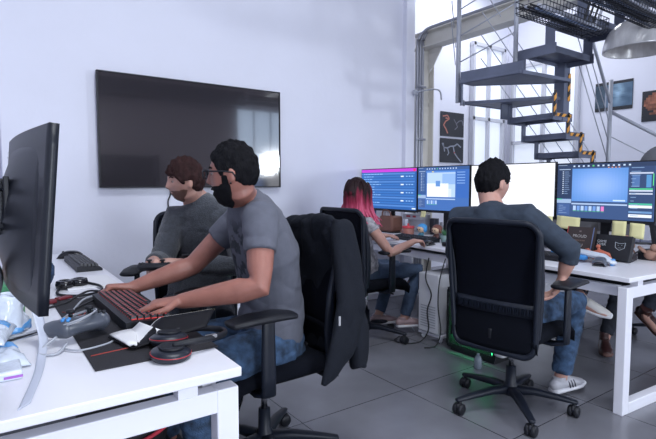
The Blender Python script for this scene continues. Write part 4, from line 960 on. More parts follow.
for i in range(14): a = i * 2.4; k.loft([V((3.14, 2.74, DT + .055)), V((3.14 + .02 * math.cos(a), 2.74 + .02 * math.sin(a), DT + .08)), V((3.14 + .03 * math.cos(a), 2.74 + .03 * math.sin(a), DT + .10 + .01 * (i % 3)))], [.006, .008, .002], n=6)
obj('leaves', k, LEAF, t, True)
k = MB(); k.lathe([(0, 0), (.033, 0), (.044, .075), (.040, .075), (.035, .06), (0, .06)], (3.16, 2.60, DT), 20); t = thing('potted_plant', 'small brownish plant in a pinkish white pot', 'plant', (3.16, 2.60, DT)); obj('pot', k, mat('pink_pot', (.48, .36, .42), .5), t, True)
k = MB()
for i in range(16): a = i * 2.4; k.loft([V((3.16, 2.60, DT + .06)), V((3.16 + .018 * math.cos(a), 2.60 + .018 * math.sin(a), DT + .10)), V((3.16 + .032 * math.cos(a), 2.60 + .032 * math.sin(a), DT + .13 + .01 * (i % 3)))], [.005, .007, .002], n=6)
obj('leaves', k, mat('dusty_leaf', (.14, .10, .07), .6), t, True)
rnd = random.Random(9)
pal = [(.05, .05, .07), (.4, .4, .45), (.10, .12, .2), (.3, .08, .07), (.5, .42, .36), (.06, .14, .12), (.2, .2, .24), (.55, .55, .6)]
names = ['near-black', 'pale grey', 'navy', 'dark red', 'beige', 'deep green', 'mid grey', 'whitish']
spots = [(3.60, 3.28), (3.52, 3.12), (3.60, 3.02), (3.5, 2.86), (3.58, 2.74), (3.50, 2.58), (3.56, 2.1), (3.54, 1.98)]
for i, (x, y) in enumerate(spots):
    k = MB(); h_ = rnd.uniform(.12, .2)
    if i % 2: k.lathe([(0, 0), (.03, 0), (.033, h_ * .6), (.028, h_ * .7), (.014, h_ * .85), (.014, h_), (0, h_)], (x, y, DT), 16)
    else: k.box((x, y, DT + h_ / 2), (.06, .07, h_), (0, 0, rnd.uniform(-.3, .3)), bev=.004)
    solo('bottle' if i % 2 else 'small_box', k, mat('desk_item_%d' % i, pal[i], .45), '%s %s standing behind the %s' % (names[i], 'bottle' if i % 2 else 'small box', ['magenta-bar monitor', 'seam of the first two screens', 'brown-haired toy figure', 'grey-green plant pot', 'pinkish plant pot', 'pale scene view screen', 'blank white screen', 'gap right of the white screen'][i]), 'bottle' if i % 2 else 'box')
for i, (y, z_, c_) in enumerate(((3.93, .905, (.05, .08, .17)), (3.72, .90, (.55, .52, .56)))):
    k = MB(); k.box((MX + .012, y, z_), (.002, .11 + .03 * i, .12), bev=.0005); solo('pinned_photo', k, mat('photo_%d' % i, c_, .5, var=.6, vscale=25), ('dark blue picture card', 'pale pinkish picture card')[i] + ' hanging below the leftmost blue screen', 'picture')

rnd = random.Random(31)
for i, y in enumerate((1.36, 1.62, 1.74, 1.92, 2.2, 2.32, 2.44, 2.66, 2.8, 2.94)):
    k = MB(); h_ = rnd.uniform(.05, .13); x = 3.5 + rnd.uniform(-.02, .08); k.box((x, y, DT + h_ / 2), (.07, .09, h_), (0, 0, rnd.uniform(-.5, .5)), bev=.006); k.tube([(x, y, DT + h_ * .7), (x - .05, y + .04, DT + .05), (x - .09, y + .06, DT + .006)], .005, k=4)
    solo('power_adapter', k, BLACKP, 'black power adapter with a short lead beneath the row of lit screens', 'adapter', 'black adapters beneath the lit screens')
# ---------------------------------------------------------------- people
SKIN = mat('skin', (.31, .13, .10), .45, var=.10, vscale=22, bump=.08, bscale=180, sss=.12)
SKINP = mat('pale_skin', (.47, .26, .21), .5, var=.08, vscale=22, bump=.06, bscale=180, sss=.12)
LIP = mat('lip', (.38, .14, .12), .5)
EYEW = mat('eye_white', (.30, .24, .22), .25); IRIS = mat('iris', (.05, .03, .02), .2)
HAIRB = mat('black_hair', (.005, .005, .007), .7, spec=.12, bump=.6, bscale=220, stretch=(1, 1, .35), var=.3, vscale=60)
HAIRN = mat('dark_brown_hair', (.030, .013, .013), .7, spec=.15, bump=.6, bscale=220, stretch=(1, 1, .35), var=.35, vscale=60)
def headframe(c, fwd, up=(0, 0, 1), roll=0.):
    f_ = V(fwd).normalized(); u = V(up); r = f_.cross(u).normalized(); u = r.cross(f_).normalized()
    M = Matrix((( r.x, f_.x, u.x), (r.y, f_.y, u.y), (r.z, f_.z, u.z))).to_4x4(); M.translation = V(c); return M     # x right, y forward, z up
def headpos(th, ph):      # th polar from +z, ph azimuth (0 = forward y)
    n = V((math.sin(th) * math.sin(ph), math.sin(th) * math.cos(ph), math.cos(th)))
    x, y, z = n.x * .076, n.y * .096, n.z * .120
    if z < 0:
        t = min(1, -n.z); x *= 1 - .30 * t ** 1.6
        if y < 0: y *= 1 - .35 * t
        else: y *= 1 - .04 * t
    if y < 0: y *= 1.04
    y -= .004
    if n.y > 0:
        g = lambda a, s: math.exp(-(a / s) ** 2)
        nz = max(0, min(1, (.018 - z) / .05)) if z > -.034 else max(0, 1 - (-.034 - z) / .010)
        y += .027 * g(x, .0125) * nz
        for s in (-1, 1): y -= .010 * g(x - s * .031, .016) * g(z - .006, .012)
        y += .005 * g(x, .05) * g(z - .028, .011)
        y += .0065 * g(x, .022) * (g(z + .056, .006) + g(z + .070, .006)); y -= .002 * g(x, .02) * g(z + .063, .003)
        y += .007 * g(x, .024) * g(z + .100, .016)
        for s in (-1, 1): x += s * .003 * g(x - s * .05, .02) * g(z + .01, .02)
    return V((x, y, z)), n
def star(k, M, s, fn, nu=64, nv=48):
    rings = []
    for i in range(1, nv):
        th = PI * i / nv; ring = []
        for j in range(nu): p = fn(th, 2 * PI * j / nu); ring.append(k.v(M @ (p * s)))
        rings.append(ring)
    top = k.v(M @ (fn(0.0001, 0) * s)); bot = k.v(M @ (fn(PI - .0001, 0) * s))
    for j in range(nu):
        k.f([top, rings[0][j], rings[0][(j + 1) % nu]]); k.f([bot, rings[-1][(j + 1) % nu], rings[-1][j]])
    for r0, r1 in zip(rings, rings[1:]):
        for j in range(nu): k.f([r0[j], r1[j], r1[(j + 1) % nu], r0[(j + 1) % nu]])
def sm(a, b, x): t = max(0, min(1, (x - a) / (b - a))); return t * t * (3 - 2 * t)
def hairfn(top=.16, side=.09, back=.12, line_f=.56, line_s=-.12, line_b=-.62, tuft=.05, seed=0., fr=5.):
    def fn(th, ph):
        p, n = headpos(th, ph)
        ln = line_s + (line_f - line_s) * sm(.30, .85, n.y) if n.y > .3 else line_s + (line_b - line_s) * sm(.25, -.75, n.y) if n.y < .25 else line_s
        h = sm(ln - .05, ln + .09, n.z)
        if abs(n.x) > .8 and n.y < .25 and n.y > -.22 and n.z < .08: h = 0       # keep the ears free
        th_ = top * max(0, n.z) + side * (1 - abs(n.z)) + back * max(0, -n.y) * .6
        q = V((n.x * fr + seed, n.y * fr, n.z * fr * .7)); th_ += tuft * (noise.noise(q) + .5 * noise.noise(q * 2.6))
        base = V((p.x, min(p.y, .098), p.z)) if h > .3 else p
        return base * (.93 + h * (.07 + max(.02, th_)))
    return fn
def beardfn(th_=.10, seed=0., y0=-.05):
    def fn(th, ph):
        p, n = headpos(th, ph)
        h = sm(-.30, -.42, n.z) * sm(y0, y0 + .15, n.y)
        if n.y > .5: h *= sm(-.36, -.46, n.z)
        if abs(n.x) > .55: h = max(h, sm(y0 + .05, y0 + .15, n.y) * sm(.45, .28, n.y) * sm(.02, -.1, n.z) * .5)
        mouth = math.exp(-(p.x / .02) ** 2 - ((p.z + .063) / .007) ** 2) if n.y > 0 else 0
        q = V((n.x * 7 + seed, n.y * 7, n.z * 7)); t = th_ * (1 + .9 * max(0, -n.z - .5)) + .03 * noise.noise(q)
        return p * (.95 + h * (1 - mouth) * (.05 + max(.01, t)))
    return fn
def head_geo(k, M, s):
    star(k, M, s, lambda th, ph: headpos(th, ph)[0], 72, 56)
    R = M.to_3x3()
    for sx in (-1, 1):
        k.ball(M @ (V((sx * .077, -.012, -.008)) * s), (.009 * s, .017 * s, .032 * s), 14, 10, R @ Matrix.Rotation(.18 * sx, 3, 'Z') @ Matrix.Rotation(-.15, 3, 'X'))
def hand_geo(k, W, d, nrm, thumb, s=1., curl=(.5, .5, .55, .6), spread=.10, tc=.5, bent=(1, 1, 1)):
    # W wrist, d finger direction, nrm: palm normal (palm looks along nrm), thumb: +1/-1 side
    d = V(d).normalized(); nrm = V(nrm); nrm = (nrm - d * nrm.dot(d)).normalized(); sd = d.cross(nrm).normalized() * thumb
    W = V(W); k.loft([W - d * .02 * s, W + d * .01 * s, W + d * .045 * s, W + d * .088 * s], [.027 * s, .030 * s, .040 * s, .040 * s], [.020 * s, .020 * s, .017 * s, .013 * s], side=sd, n=14)
    L = (.043, .047, .043, .034); off = (.029, .010, -.010, -.028)
    for i in range(4):
        b0 = W + d * (.082 - .006 * abs(i - 1)) * s + sd * off[i] * s; a = 0; dd = d * 1 + sd * off[i] * spread * 30 * .1; dd.normalize(); pts = [b0 - dd * .02 * s, b0]; rr = [.0105, .0102]
        for j, f_ in enumerate((1, .62, .48)):
            a += curl[i] * (.75, 1.1, .7)[j]
            v = (dd * math.cos(a) + nrm * math.sin(a)).normalized(); b0 = b0 + v * L[i] * f_ * s; pts.append(b0.copy()); rr.append((.0094, .0088, .0074)[j])
        k.loft(pts, [r * s * (.9 if i == 3 else 1) for r in rr], n=10)
    b0 = W + d * .022 * s + sd * .026 * s; t1 = (d * .55 + sd * .75 + nrm * .25).normalized(); t2 = (d * .85 + sd * (.35 - .4 * tc) + nrm * .45 * tc).normalized(); t3 = (d * 1 + sd * (.1 - .5 * tc) + nrm * .6 * tc).normalized()
    p1 = b0 + t1 * .035 * s; p2 = p1 + t2 * .034 * s; p3 = p2 + t3 * .025 * s
    k.loft([b0 - t1 * .012 * s, b0, p1, p2, p3], [.014 * s, .014 * s, .0115 * s, .0105 * s, .0085 * s], n=10)
def lerp(a, b, t): return V(a).lerp(V(b), t)
def person(name, label, base, J, s=1., skin=SKIN, top=None, sleeve='short', trouser=None, shoe=None, shoelab=None, voxel=.0055, hands=None, tw=.175, td=.115, topamp=.0042, printfn=None, shoe2=None, female=False, bare_legs=False, hs=None):
    hs = hs or s
    t = thing(name, label, 'person', base); side = V(J['side']).normalized()
    k = MB(); sh = (V(J['shL']) + V(J['shR'])) / 2
    pel, wai, che, nb, hd = [V(J[q]) for q in ('pelvis', 'waist', 'chest', 'neck', 'head')]
    up = (nb - che).normalized()
    T = [pel, lerp(pel, wai, .6), wai, lerp(wai, che, .5), che, lerp(che, sh, .8), lerp(sh, nb, .55), nb]
    fa = .86 if female else 1.
    ra = [a * s * fa for a in (.165, .160, .145, .155, .168, .150, .095, .062)]; rb = [b * s for b in (.115, .11, .10, .108, .115, .095, .070, .058)]
    k.loft(T, ra, rb, side=side, n=24)
    M = headframe(hd, J['look'], J.get('up', (0, 0, 1))); hb = M @ (V((0, -.025, -.06)) * hs)
    k.loft([nb - up * .03, lerp(nb, hb, .4), hb, M @ (V((0, -.015, -.02)) * hs)], [.062 * s * fa, .056 * s * fa, .055 * s * fa, .05 * s], n=18)
    head_geo(k, M, hs)
    for S in 'LR':
        a, e, w = V(J['sh' + S]), V(J['el' + S]), V(J['wr' + S]); f2 = fa if female else 1
        k.loft([lerp(sh, a, .45), a, lerp(a, e, .35), lerp(a, e, .75), e, lerp(e, w, .25), lerp(e, w, .6), w], [r * s * f2 for r in (.055, .056, .051, .044, .041, .043, .036, .026)], n=16)
        if J.get('hand' + S): hand_geo(k, w, *J['hand' + S][:3], s=s * (.9 if female else 1), **J['hand' + S][3])
        if 'hip' + S in J:
            h, kn, an = V(J['hip' + S]), V(J['kn' + S]), V(J['an' + S])
            k.loft([lerp(pel, h, .8), h, lerp(h, kn, .5), kn, lerp(kn, an, .3), an], [r * s for r in (.075, .080, .066, .052, .050, .034)], n=16)
            k.loft([an + V((0, 0, .01)), an - V((0, 0, .03)), an + V(J['toe' + S]).normalized() * .10 * s - V((0, 0, .05)), an + V(J['toe' + S]).normalized() * .16 * s - V((0, 0, .055))], [.036 * s, .036 * s, .034 * s, .028 * s], [.034 * s, .03 * s, .022 * s, .015 * s], n=12)
    fuse('body', k, skin, t, voxel * s, 2)
    # eyes
    for sx in (-1, 1):
        k = MB(); k.ball(M @ (V((sx * .030, .0700, .004)) * hs), (.0115 * hs, .0115 * hs, .008 * hs), 14, 10, M.to_3x3()); e = obj('eye', k, EYEW, t, True)
        k = MB(); k.ball(M @ (V((sx * .030, .0765, .004)) * hs), .0058 * hs, 12, 8); obj('iris', k, IRIS, e, True)
        k = MB(); k.tube([M @ (V((sx * (.016 + .03 * q), .088 - .014 * q * q, .026 + .006 * math.sin(q * PI))) * hs) for q in (0, .25, .5, .75, 1)], .0038 * hs, n=6); obj('eyebrow', k, J.get('hairmat', HAIRB), t, True)
    if top:
        k = MB(); o_ = .014 * s
        T2 = [lerp(pel, wai, -.0), lerp(pel, wai, .6), wai, lerp(wai, che, .5), che, lerp(che, sh, .8), lerp(sh, nb, .5), lerp(sh, nb, .92)]
        k.loft(T2, [a + o_ for a in ra[:6]] + [.10 * s * fa + o_, .064 * s * fa + .004], [b + o_ + (.008 if i in (1, 2) else 0) for i, b in enumerate(rb[:6])] + [.070 * s + o_, .060 * s + .004], side=side, n=28, cap='flat')
        for S in 'LR':
            a, e, w = V(J['sh' + S]), V(J['el' + S]), V(J['wr' + S])
            if sleeve == 'short': P_ = [lerp(sh, a, .4), a, lerp(a, e, .28), lerp(a, e, .52)]; R_s = [.060, .066, .061, .058]
            elif sleeve == 'cap': P_ = [lerp(sh, a, .4), a, lerp(a, e, .28)]; R_s = [.058, .062, .058]
            elif sleeve == 'three': P_ = [lerp(sh, a, .4), a, lerp(a, e, .4), e, lerp(e, w, .45)]; R_s = [.066, .070, .060, .054, .048]
            else: P_ = [lerp(sh, a, .4), a, lerp(a, e, .4), e, lerp(e, w, .40), lerp(e, w, .72)]; R_s = [.068, .072, .064, .058, .052, .043]
            k.loft(P_[:1] + P_[1:], [r * s * fa for r in R_s], n=18, cap='flat')
        fuse('shirt' if sleeve in ('short', 'cap') else 'sweater', k, top, t, .0065 * s, 3, folds(topamp, (7, 7, 11), len(label) % 7))
    if trouser and 'hipL' in J:
        k = MB(); k.loft([pel + up * .02, pel - up * .04 * s], [ra[0] + .010] * 2, [rb[0] + .012] * 2, side=side, n=24)
        for S in 'LR':
            h, kn, an = V(J['hip' + S]), V(J['kn' + S]), V(J['an' + S])
            k.loft([lerp(pel, h, .7), h, lerp(h, kn, .5), kn, lerp(kn, an, .35), lerp(kn, an, .92)], [r * s * J.get('legk', 1) for r in (.092, .095, .082, .068, .062, .052)], n=18, cap='flat')
        fuse('trousers', k, trouser, t, .0075 * s, 2, folds(.006, (13, 13, 17), 3.3))
        if shoe:
            for S in 'LR':
                an = V(J['an' + S]); d = V(J['toe' + S]).normalized(); u = V(J.get('sole' + S, (0, 0, 1))).normalized(); sd = d.cross(u).normalized(); u = sd.cross(d).normalized()
                m_ = shoe[S] if isinstance(shoe, dict) else shoe; make_shoe(t, an, d, u, sd, s * (J.get('shoek', 1) if S == 'R' else 1), m_, shoelab)
    return t, M
def make_shoe(t, an, d, u, sd, s, m_, lab=None):
    sole, up_, lace, kind = m_
    g = an - u * .075 * s           # ground point under the ankle
    k = MB()
    k.loft([g - d * .055 * s + u * .014, g - d * .02 * s + u * .014, g + d * .06 * s + u * .012, g + d * .14 * s + u * .013, g + d * .19 * s + u * .018], [.034 * s, .037 * s, .039 * s, .046 * s, .030 * s], .014 * s, side=sd, n=20, power=2.6)
    sh_ = obj('shoe', k, sole, t, True)
    k = MB(); h = .105 if kind == 'boot' else .07
    k.loft([g - d * .048 * s + u * .045 * s, g - d * .01 * s + u * .052 * s, g + d * .06 * s + u * .045 * s, g + d * .125 * s + u * .034 * s, g + d * .175 * s + u * .028 * s], [.030 * s, .036 * s, .038 * s, .042 * s, .030 * s], [.03 * s, .036 * s, .034 * s, .024 * s, .014 * s], side=sd, n=20)
    k.loft([g - d * .005 * s + u * .05 * s, g - d * .008 * s + u * h * s, g - d * .01 * s + u * (h + .02) * s], [.046 * s, .042 * s, .044 * s], [.036 * s, .034 * s, .036 * s], side=d, n=18, cap='flat')
    fuse('shoe_upper', k, up_, sh_, .004, 2)
    k = MB()
    for i in range(5):
        c = g + d * (.035 + .022 * i) * s + u * (.090 - .010 * i) * s
        k.tube([c + sd * .022 * s - u * .008, c, c - sd * .022 * s - u * .008], .003, k=3, n=6)
    if kind == 'stripe':
        pass
    obj('laces', k, lace, sh_, True)
    if kind == 'stripe':
        k = MB()
        for sg in (-1, 1):
            for i in range(3):
                c = g + d * (.035 + .022 * i) * s
                k.tube([c + sd * sg * .040 * s + u * .026 * s, c + sd * sg * .0385 * s + u * .045 * s - d * .006, c + sd * sg * .031 * s + u * .064 * s - d * .012], .004, k=3, n=6)
        obj('stripes', k, mat('dark_shoe_stripe', (.05, .05, .07), .6), sh_, True)
JEAN = mat('blue_denim', (.032, .066, .13), .85, var=.7, vscale=22, bump=.5, bscale=260)
JEAND = mat('dark_denim', (.010, .013, .024), .85, var=.3, vscale=9, bump=.3, bscale=260)
JEANF = mat('faded_denim', (.05, .08, .14), .8, var=.35, vscale=9, bump=.35, bscale=260)
WSH = mat('white_shoe_rubber', (.62, .62, .66), .5); GSH = mat('grey_shoe_fabric', (.42, .42, .46), .7, bump=.2); LACE = mat('white_lace', (.6, .6, .64), .8)
BSH = mat('brown_boot_leather', (.045, .018, .018), .35, var=.3, vscale=20, bump=.1); BSO = mat('brown_sole', (.12, .06, .05), .6); BLA = mat('brown_lace', (.04, .02, .02), .8)
PSH = mat('pink_grey_shoe', (.34, .24, .25), .6); WLE = mat('white_sneaker_leather', (.62, .60, .58), .5)
# ---- bearded man in the grey t-shirt
TEE = mat('grey_tshirt', (.10, .105, .135), .9, var=.08, vscale=30, bump=.25, bscale=400)
nt = TEE.node_tree; b = nt.nodes['Principled BSDF']      # dark print on the chest
tc = nt.nodes.new('ShaderNodeTexCoord'); mp = nt.nodes.new('ShaderNodeMapping'); mp.vector_type = 'POINT'
sp = nt.nodes.new('ShaderNodeVectorMath'); sp.operation = 'DISTANCE'; sp.inputs[1].default_value = (-.15, -.06, .92)
rr = nt.nodes.new('ShaderNodeMapRange'); rr.inputs[1].default_value = .12; rr.inputs[2].default_value = .18; rr.inputs[3].default_value = 1; rr.inputs[4].default_value = 0
n1 = nt.nodes.new('ShaderNodeTexNoise'); n1.inputs['Scale'].default_value = 22; n1.inputs['Detail'].default_value = 6
n2 = nt.nodes.new('ShaderNodeMapRange'); n2.inputs[1].default_value = .49; n2.inputs[2].default_value = .55
mu = nt.nodes.new('ShaderNodeMath'); mu.operation = 'MULTIPLY'; mx = nt.nodes.new('ShaderNodeMixRGB'); mx.inputs['Color2'].default_value = (.025, .03, .04, 1)
src = b.inputs['Base Color'].links[0].from_socket
nt.links.new(tc.outputs['Object'], sp.inputs[0]); nt.links.new(sp.outputs['Value'], rr.inputs[0]); nt.links.new(tc.outputs['Object'], n1.inputs['Vector']); nt.links.new(n1.outputs['Fac'], n2.inputs[0])
nt.links.new(rr.outputs[0], mu.inputs[0]); nt.links.new(n2.outputs[0], mu.inputs[1]); nt.links.new(mu.outputs[0], mx.inputs['Fac']); nt.links.new(src, mx.inputs['Color1']); nt.links.new(mx.outputs[0], b.inputs['Base Color'])
J = dict(side=(.22, 1, 0), pelvis=(1.02, 1.88, .56), waist=(1.035, 1.88, .72), chest=(.985, 1.85, .94), neck=(.865, 1.82, 1.175), head=(.793, 1.75, 1.262), look=(-.80, .60, -.05),
         shL=(.865, 1.655, 1.10), elL=(.80, 1.545, .858), wrL=(.575, 1.715, .805), shR=(.965, 1.99, 1.10), elR=(.77, 2.13, .86), wrR=(.52, 2.18, .780),
         handL=((-1, .38, -.06), (0, 0, -1), 1, dict(curl=(.35, .4, .4, .4), tc=.4)), handR=((-1, .32, .10), (.1, -.3, -1), -1, dict(curl=(.75, .8, .85, .9), tc=.9)),
         hipL=(1.0, 1.78, .53), knL=(.60, 1.70, .55), anL=(.66, 1.72, .12), hipR=(1.0, 1.99, .53), knR=(.56, 2.05, .54), anR=(.62, 2.06, .12), toeL=(-1, -.05, 0), toeR=(-1, 0, 0), hairmat=HAIRB, legk=1.05)
man2, MH = person('person', 'bearded man with glasses in grey t-shirt and jeans typing at the left desk', (.95, 1.85, 0), J, 1.07, SKIN, TEE, 'short', JEAN, (BSO, BLACKP, BLA, 'low'), hs=.92)
k = MB(); star(k, MH, .92, hairfn(.17, .05, .08, .46, -.12, -.45, .08, 2.5, 6.), 96, 72); obj('hair', k, HAIRB, man2, True)
k = MB(); star(k, MH, .92, beardfn(.13, 1.), 96, 72); obj('beard', k, HAIRB, man2, True)
k = MB()
def glasses(k, M, s, r=.0022):
    for sx in (-1, 1):
        k.tube([M @ (V((sx * .033 + a, .104, .004 + b_)) * s) for a, b_ in rrect(.048, .036, .012, 4)], r, n=6, closed=True)
        k.tube([M @ (V(p) * s) for p in ((sx * .057, .104, .014), (sx * .080, .092, .014), (sx * .083, .02, .010), (sx * .083, -.02, .004), (sx * .080, -.032, -.015))], r, n=6)
    k.tube([M @ (V(p) * s) for p in ((-.009, .104, .008), (0, .107, .011), (.009, .104, .008))], r, n=6)
glasses(k, MH, .94, .0032); obj('glasses', k, BLACKP, man2, True)
k = MB(); k.cyl(MH @ V((-.080, -.010, -.036)), MH @ V((-.084, -.010, -.036)), .004); obj('earring', k, BLACKG, man2, True)
# ---- man in the grey sweater
SWE = mat('grey_wool_sweater', (.050, .056, .070), .95, var=.22, vscale=70, bump=.7, bscale=160, sheen=.3)
J = dict(side=(.86, -.50, 0), pelvis=(1.02, 2.72, .56), waist=(1.01, 2.67, .72), chest=(.995, 2.60, .93), neck=(.935, 2.545, 1.155), head=(.862, 2.50, 1.238), look=(-.93, .02, -.05), up=(-.08, -.05, 1),
         shL=(1.125, 2.46, 1.06), elL=(1.08, 2.30, .80), wrL=(.775, 2.32, .84), shR=(.855, 2.60, 1.045), elR=(.76, 2.56, .83), wrR=(.665, 2.42, .84),
         handL=((-1, -.05, -.05), (0, .9, -.5), 1, dict(curl=(.7, .75, .8, .8), tc=.8)), handR=((-.15, -.9, .0), (.9, 0, -.4), -1, dict(curl=(.8, .8, .85, .9), tc=.8)),
         hipL=(1.08, 2.62, .52), knL=(.95, 2.25, .56), anL=(.95, 2.30, .12), hipR=(.88, 2.72, .52), knR=(.68, 2.38, .56), anR=(.70, 2.45, .12), toeL=(-.4, -1, 0), toeR=(-.4, -1, 0), hairmat=HAIRN)
man1, MH = person('person', 'man in grey wool sweater holding a controller, seated before the television', (.95, 2.65, 0), J, 1.04, SKINP, SWE, 'long', JEAND, (BSO, BLACKP, BLA, 'low'), topamp=.006, hs=.86)
k = MB(); star(k, MH, .86, hairfn(.22, .17, .15, .30, -.10, -.55, .14, 6., 6.), 96, 72); obj('hair', k, HAIRN, man1, True)
k = MB(); star(k, MH, .86, beardfn(.02, 3.), 96, 72); obj('beard', k, mat('brown_stubble', (.07, .032, .025), .8, alpha=.55, var=.4, vscale=120), man1, True)
k = MB(); k.lathe([(.036, -.012), (.041, -.012), (.041, .012), (.036, .012)], (.80, 2.32, .84), 24, (1, 0, 0)); k.box((.80, 2.31, .881), (.034, .03, .012), bev=.003); obj('wristwatch', k, BLACKP, man1, True)
gamepad('game_controller', 'black game controller held in the hands of the man in grey sweater', (.655, 2.31), math.radians(150), .81, BLACKP, False)
# ---- pink-haired woman
WTOP = mat('light_patterned_top', (.30, .29, .32), .85, var=.55, vscale=38, bump=.2)
J = dict(side=(0.04, -1, 0), pelvis=(2.43, 2.95, .555), waist=(2.38, 2.95, .69), chest=(2.34, 2.95, .84), neck=(2.34, 2.94, 1.01), head=(2.365, 2.94, 1.145), look=(.98, .15, -.15),
         shR=(2.34, 2.78, .935), elR=(2.43, 2.63, .725), wrR=(2.70, 2.66, .79), shL=(2.34, 3.11, .935), elL=(2.60, 3.22, .77), wrL=(2.84, 3.14, .785),
         handR=((1, .15, -.05), (0, 0, -1), 1, dict(curl=(.35, .4, .45, .5), tc=.4)), handL=((1, -.1, -.05), (0, 0, -1), -1, dict(curl=(.4, .4, .4, .4), tc=.4)),
         hipR=(2.50, 2.86, .535), knR=(2.86, 2.78, .54), anR=(2.80, 2.86, .13), hipL=(2.50, 3.04, .535), knL=(2.86, 3.06, .54), anL=(2.66, 3.02, .14), toeL=(1, -.2, 0), toeR=(1, -.35, 0), hairmat=HAIRN, legk=.88)
wom, MH = person('person', 'woman with long pink-tipped dark hair using a mouse at the right desk', (2.47, 2.93, 0), J, .98, SKINP, WTOP, 'cap', JEANF, (WSH, PSH, LACE, 'low'), female=True)
PINK = bpy.data.materials.new('dark_to_pink_hair'); PINK.use_nodes = True; nt = PINK.node_tree; b = nt.nodes['Principled BSDF']; b.inputs['Roughness'].default_value = .6; b.inputs['Specular IOR Level'].default_value = .2
geo = nt.nodes.new('ShaderNodeTexCoord'); sx_ = nt.nodes.new('ShaderNodeSeparateXYZ'); nn = nt.nodes.new('ShaderNodeTexNoise'); nn.inputs['Scale'].default_value = 24
mpp = nt.nodes.new('ShaderNodeMapping'); mpp.inputs['Scale'].default_value = (1, 1, .12); ad = nt.nodes.new('ShaderNodeMath'); ad.operation = 'MULTIPLY_ADD'; ad.inputs[1].default_value = .62
cr = nt.nodes.new('ShaderNodeValToRGB'); el = cr.color_ramp.elements; el[0].position = .30; el[0].color = (.58, .11, .20, 1); el[1].position = .62; el[1].color = (.016, .006, .008, 1); e_ = el.new(.46); e_.color = (.26, .02, .055, 1)
mr = nt.nodes.new('ShaderNodeMapRange'); mr.inputs[1].default_value = .90; mr.inputs[2].default_value = 1.27; mr.inputs[3].default_value = -.22; mr.inputs[4].default_value = .46
nt.links.new(geo.outputs['Object'], mpp.inputs['Vector']); nt.links.new(mpp.outputs['Vector'], nn.inputs['Vector']); nt.links.new(geo.outputs['Object'], sx_.inputs[0]); nt.links.new(sx_.outputs['Z'], mr.inputs[0])
nt.links.new(nn.outputs['Fac'], ad.inputs[0]); nt.links.new(mr.outputs[0], ad.inputs[2]); nt.links.new(ad.outputs[0], cr.inputs['Fac']); nt.links.new(cr.outputs['Color'], b.inputs['Base Color'])
k = MB(); star(k, MH, .98, hairfn(.14, .14, .14, .50, -.5, -.8, .04, 9.), 80, 60)
rnd = random.Random(21)
for i in range(150):
    a = rnd.uniform(-2.15, 2.15); n_ = V((math.sin(a), -math.cos(a), 0))   # a = 0 back of the head
    if abs(a) > 1.9 and rnd.random() < .5: continue
    p0 = MH @ (V((n_.x * .070, n_.y * .085, .06 + rnd.uniform(-.03, .04))) * .98)
    w_ = MH.to_3x3() @ n_; L = rnd.uniform(.26, .35)
    fl = rnd.uniform(.010, .065) if abs(a) > .9 else rnd.uniform(.0, .012)
    pts = [p0, p0 + w_ * .025 + V((0, 0, -.05)), p0 + w_ * .028 + V((0, 0, -.5 * L)), p0 + w_ * (.02 + fl) + V((rnd.uniform(-.02, .02), rnd.uniform(-.02, .02), -.85 * L)), p0 + w_ * (.02 + fl * 1.9) + V((rnd.uniform(-.03, .03), rnd.uniform(-.03, .03), -L))]
    k.loft(catmull(pts, 4), [.013 - .010 * (j / 16) ** 2 for j in range(17)], n=6)
obj('hair', k, PINK, wom, True)
# ---- man in dark blue, back to the camera
DBL = mat('dark_blue_longsleeve', (.026, .038, .060), .9, var=.15, vscale=30, bump=.3, bscale=300)
J = dict(side=(.10, -1, 0), pelvis=(2.34, 1.59, .56), waist=(2.30, 1.60, .72), chest=(2.28, 1.62, .92), neck=(2.28, 1.665, 1.105), head=(2.325, 1.69, 1.228), look=(.93, -.12, -.18),
         shR=(2.27, 1.445, 1.055), elR=(2.38, 1.27, .895), wrR=(2.39, 1.31, .765), shL=(2.22, 1.83, 1.03), elL=(2.40, 2.02, .80), wrL=(2.70, 1.93, .79),
         handR=((-.25, .2, -.75), (-.6, .6, -.2), -1, dict(curl=(.4, .45, .5, .5), tc=.5)), handL=((1, -.1, -.05), (0, 0, -1), -1, dict(curl=(.4, .4, .4, .4), tc=.4)),
         hipR=(2.37, 1.48, .53), knR=(2.74, 1.43, .56), anR=(2.70, 1.475, .105), hipL=(2.36, 1.70, .53), knL=(2.78, 1.74, .55), anL=(2.55, 1.74, .27), toeR=(.9, -.1, 0), toeL=(1, 0, 0), hairmat=HAIRB)
man3, MH = person('person', 'dark-haired man in dark blue top seated with his back to the camera', (2.35, 1.58, 0), J, 1.04, SKINP, DBL, 'three', JEAN, (WSH, GSH, LACE, 'stripe'), hs=1.0)
k = MB(); star(k, MH, 1.0, hairfn(.15, .06, .11, .50, -.02, -.58, .08, 12., 6.), 96, 72); obj('hair', k, HAIRB, man3, True)
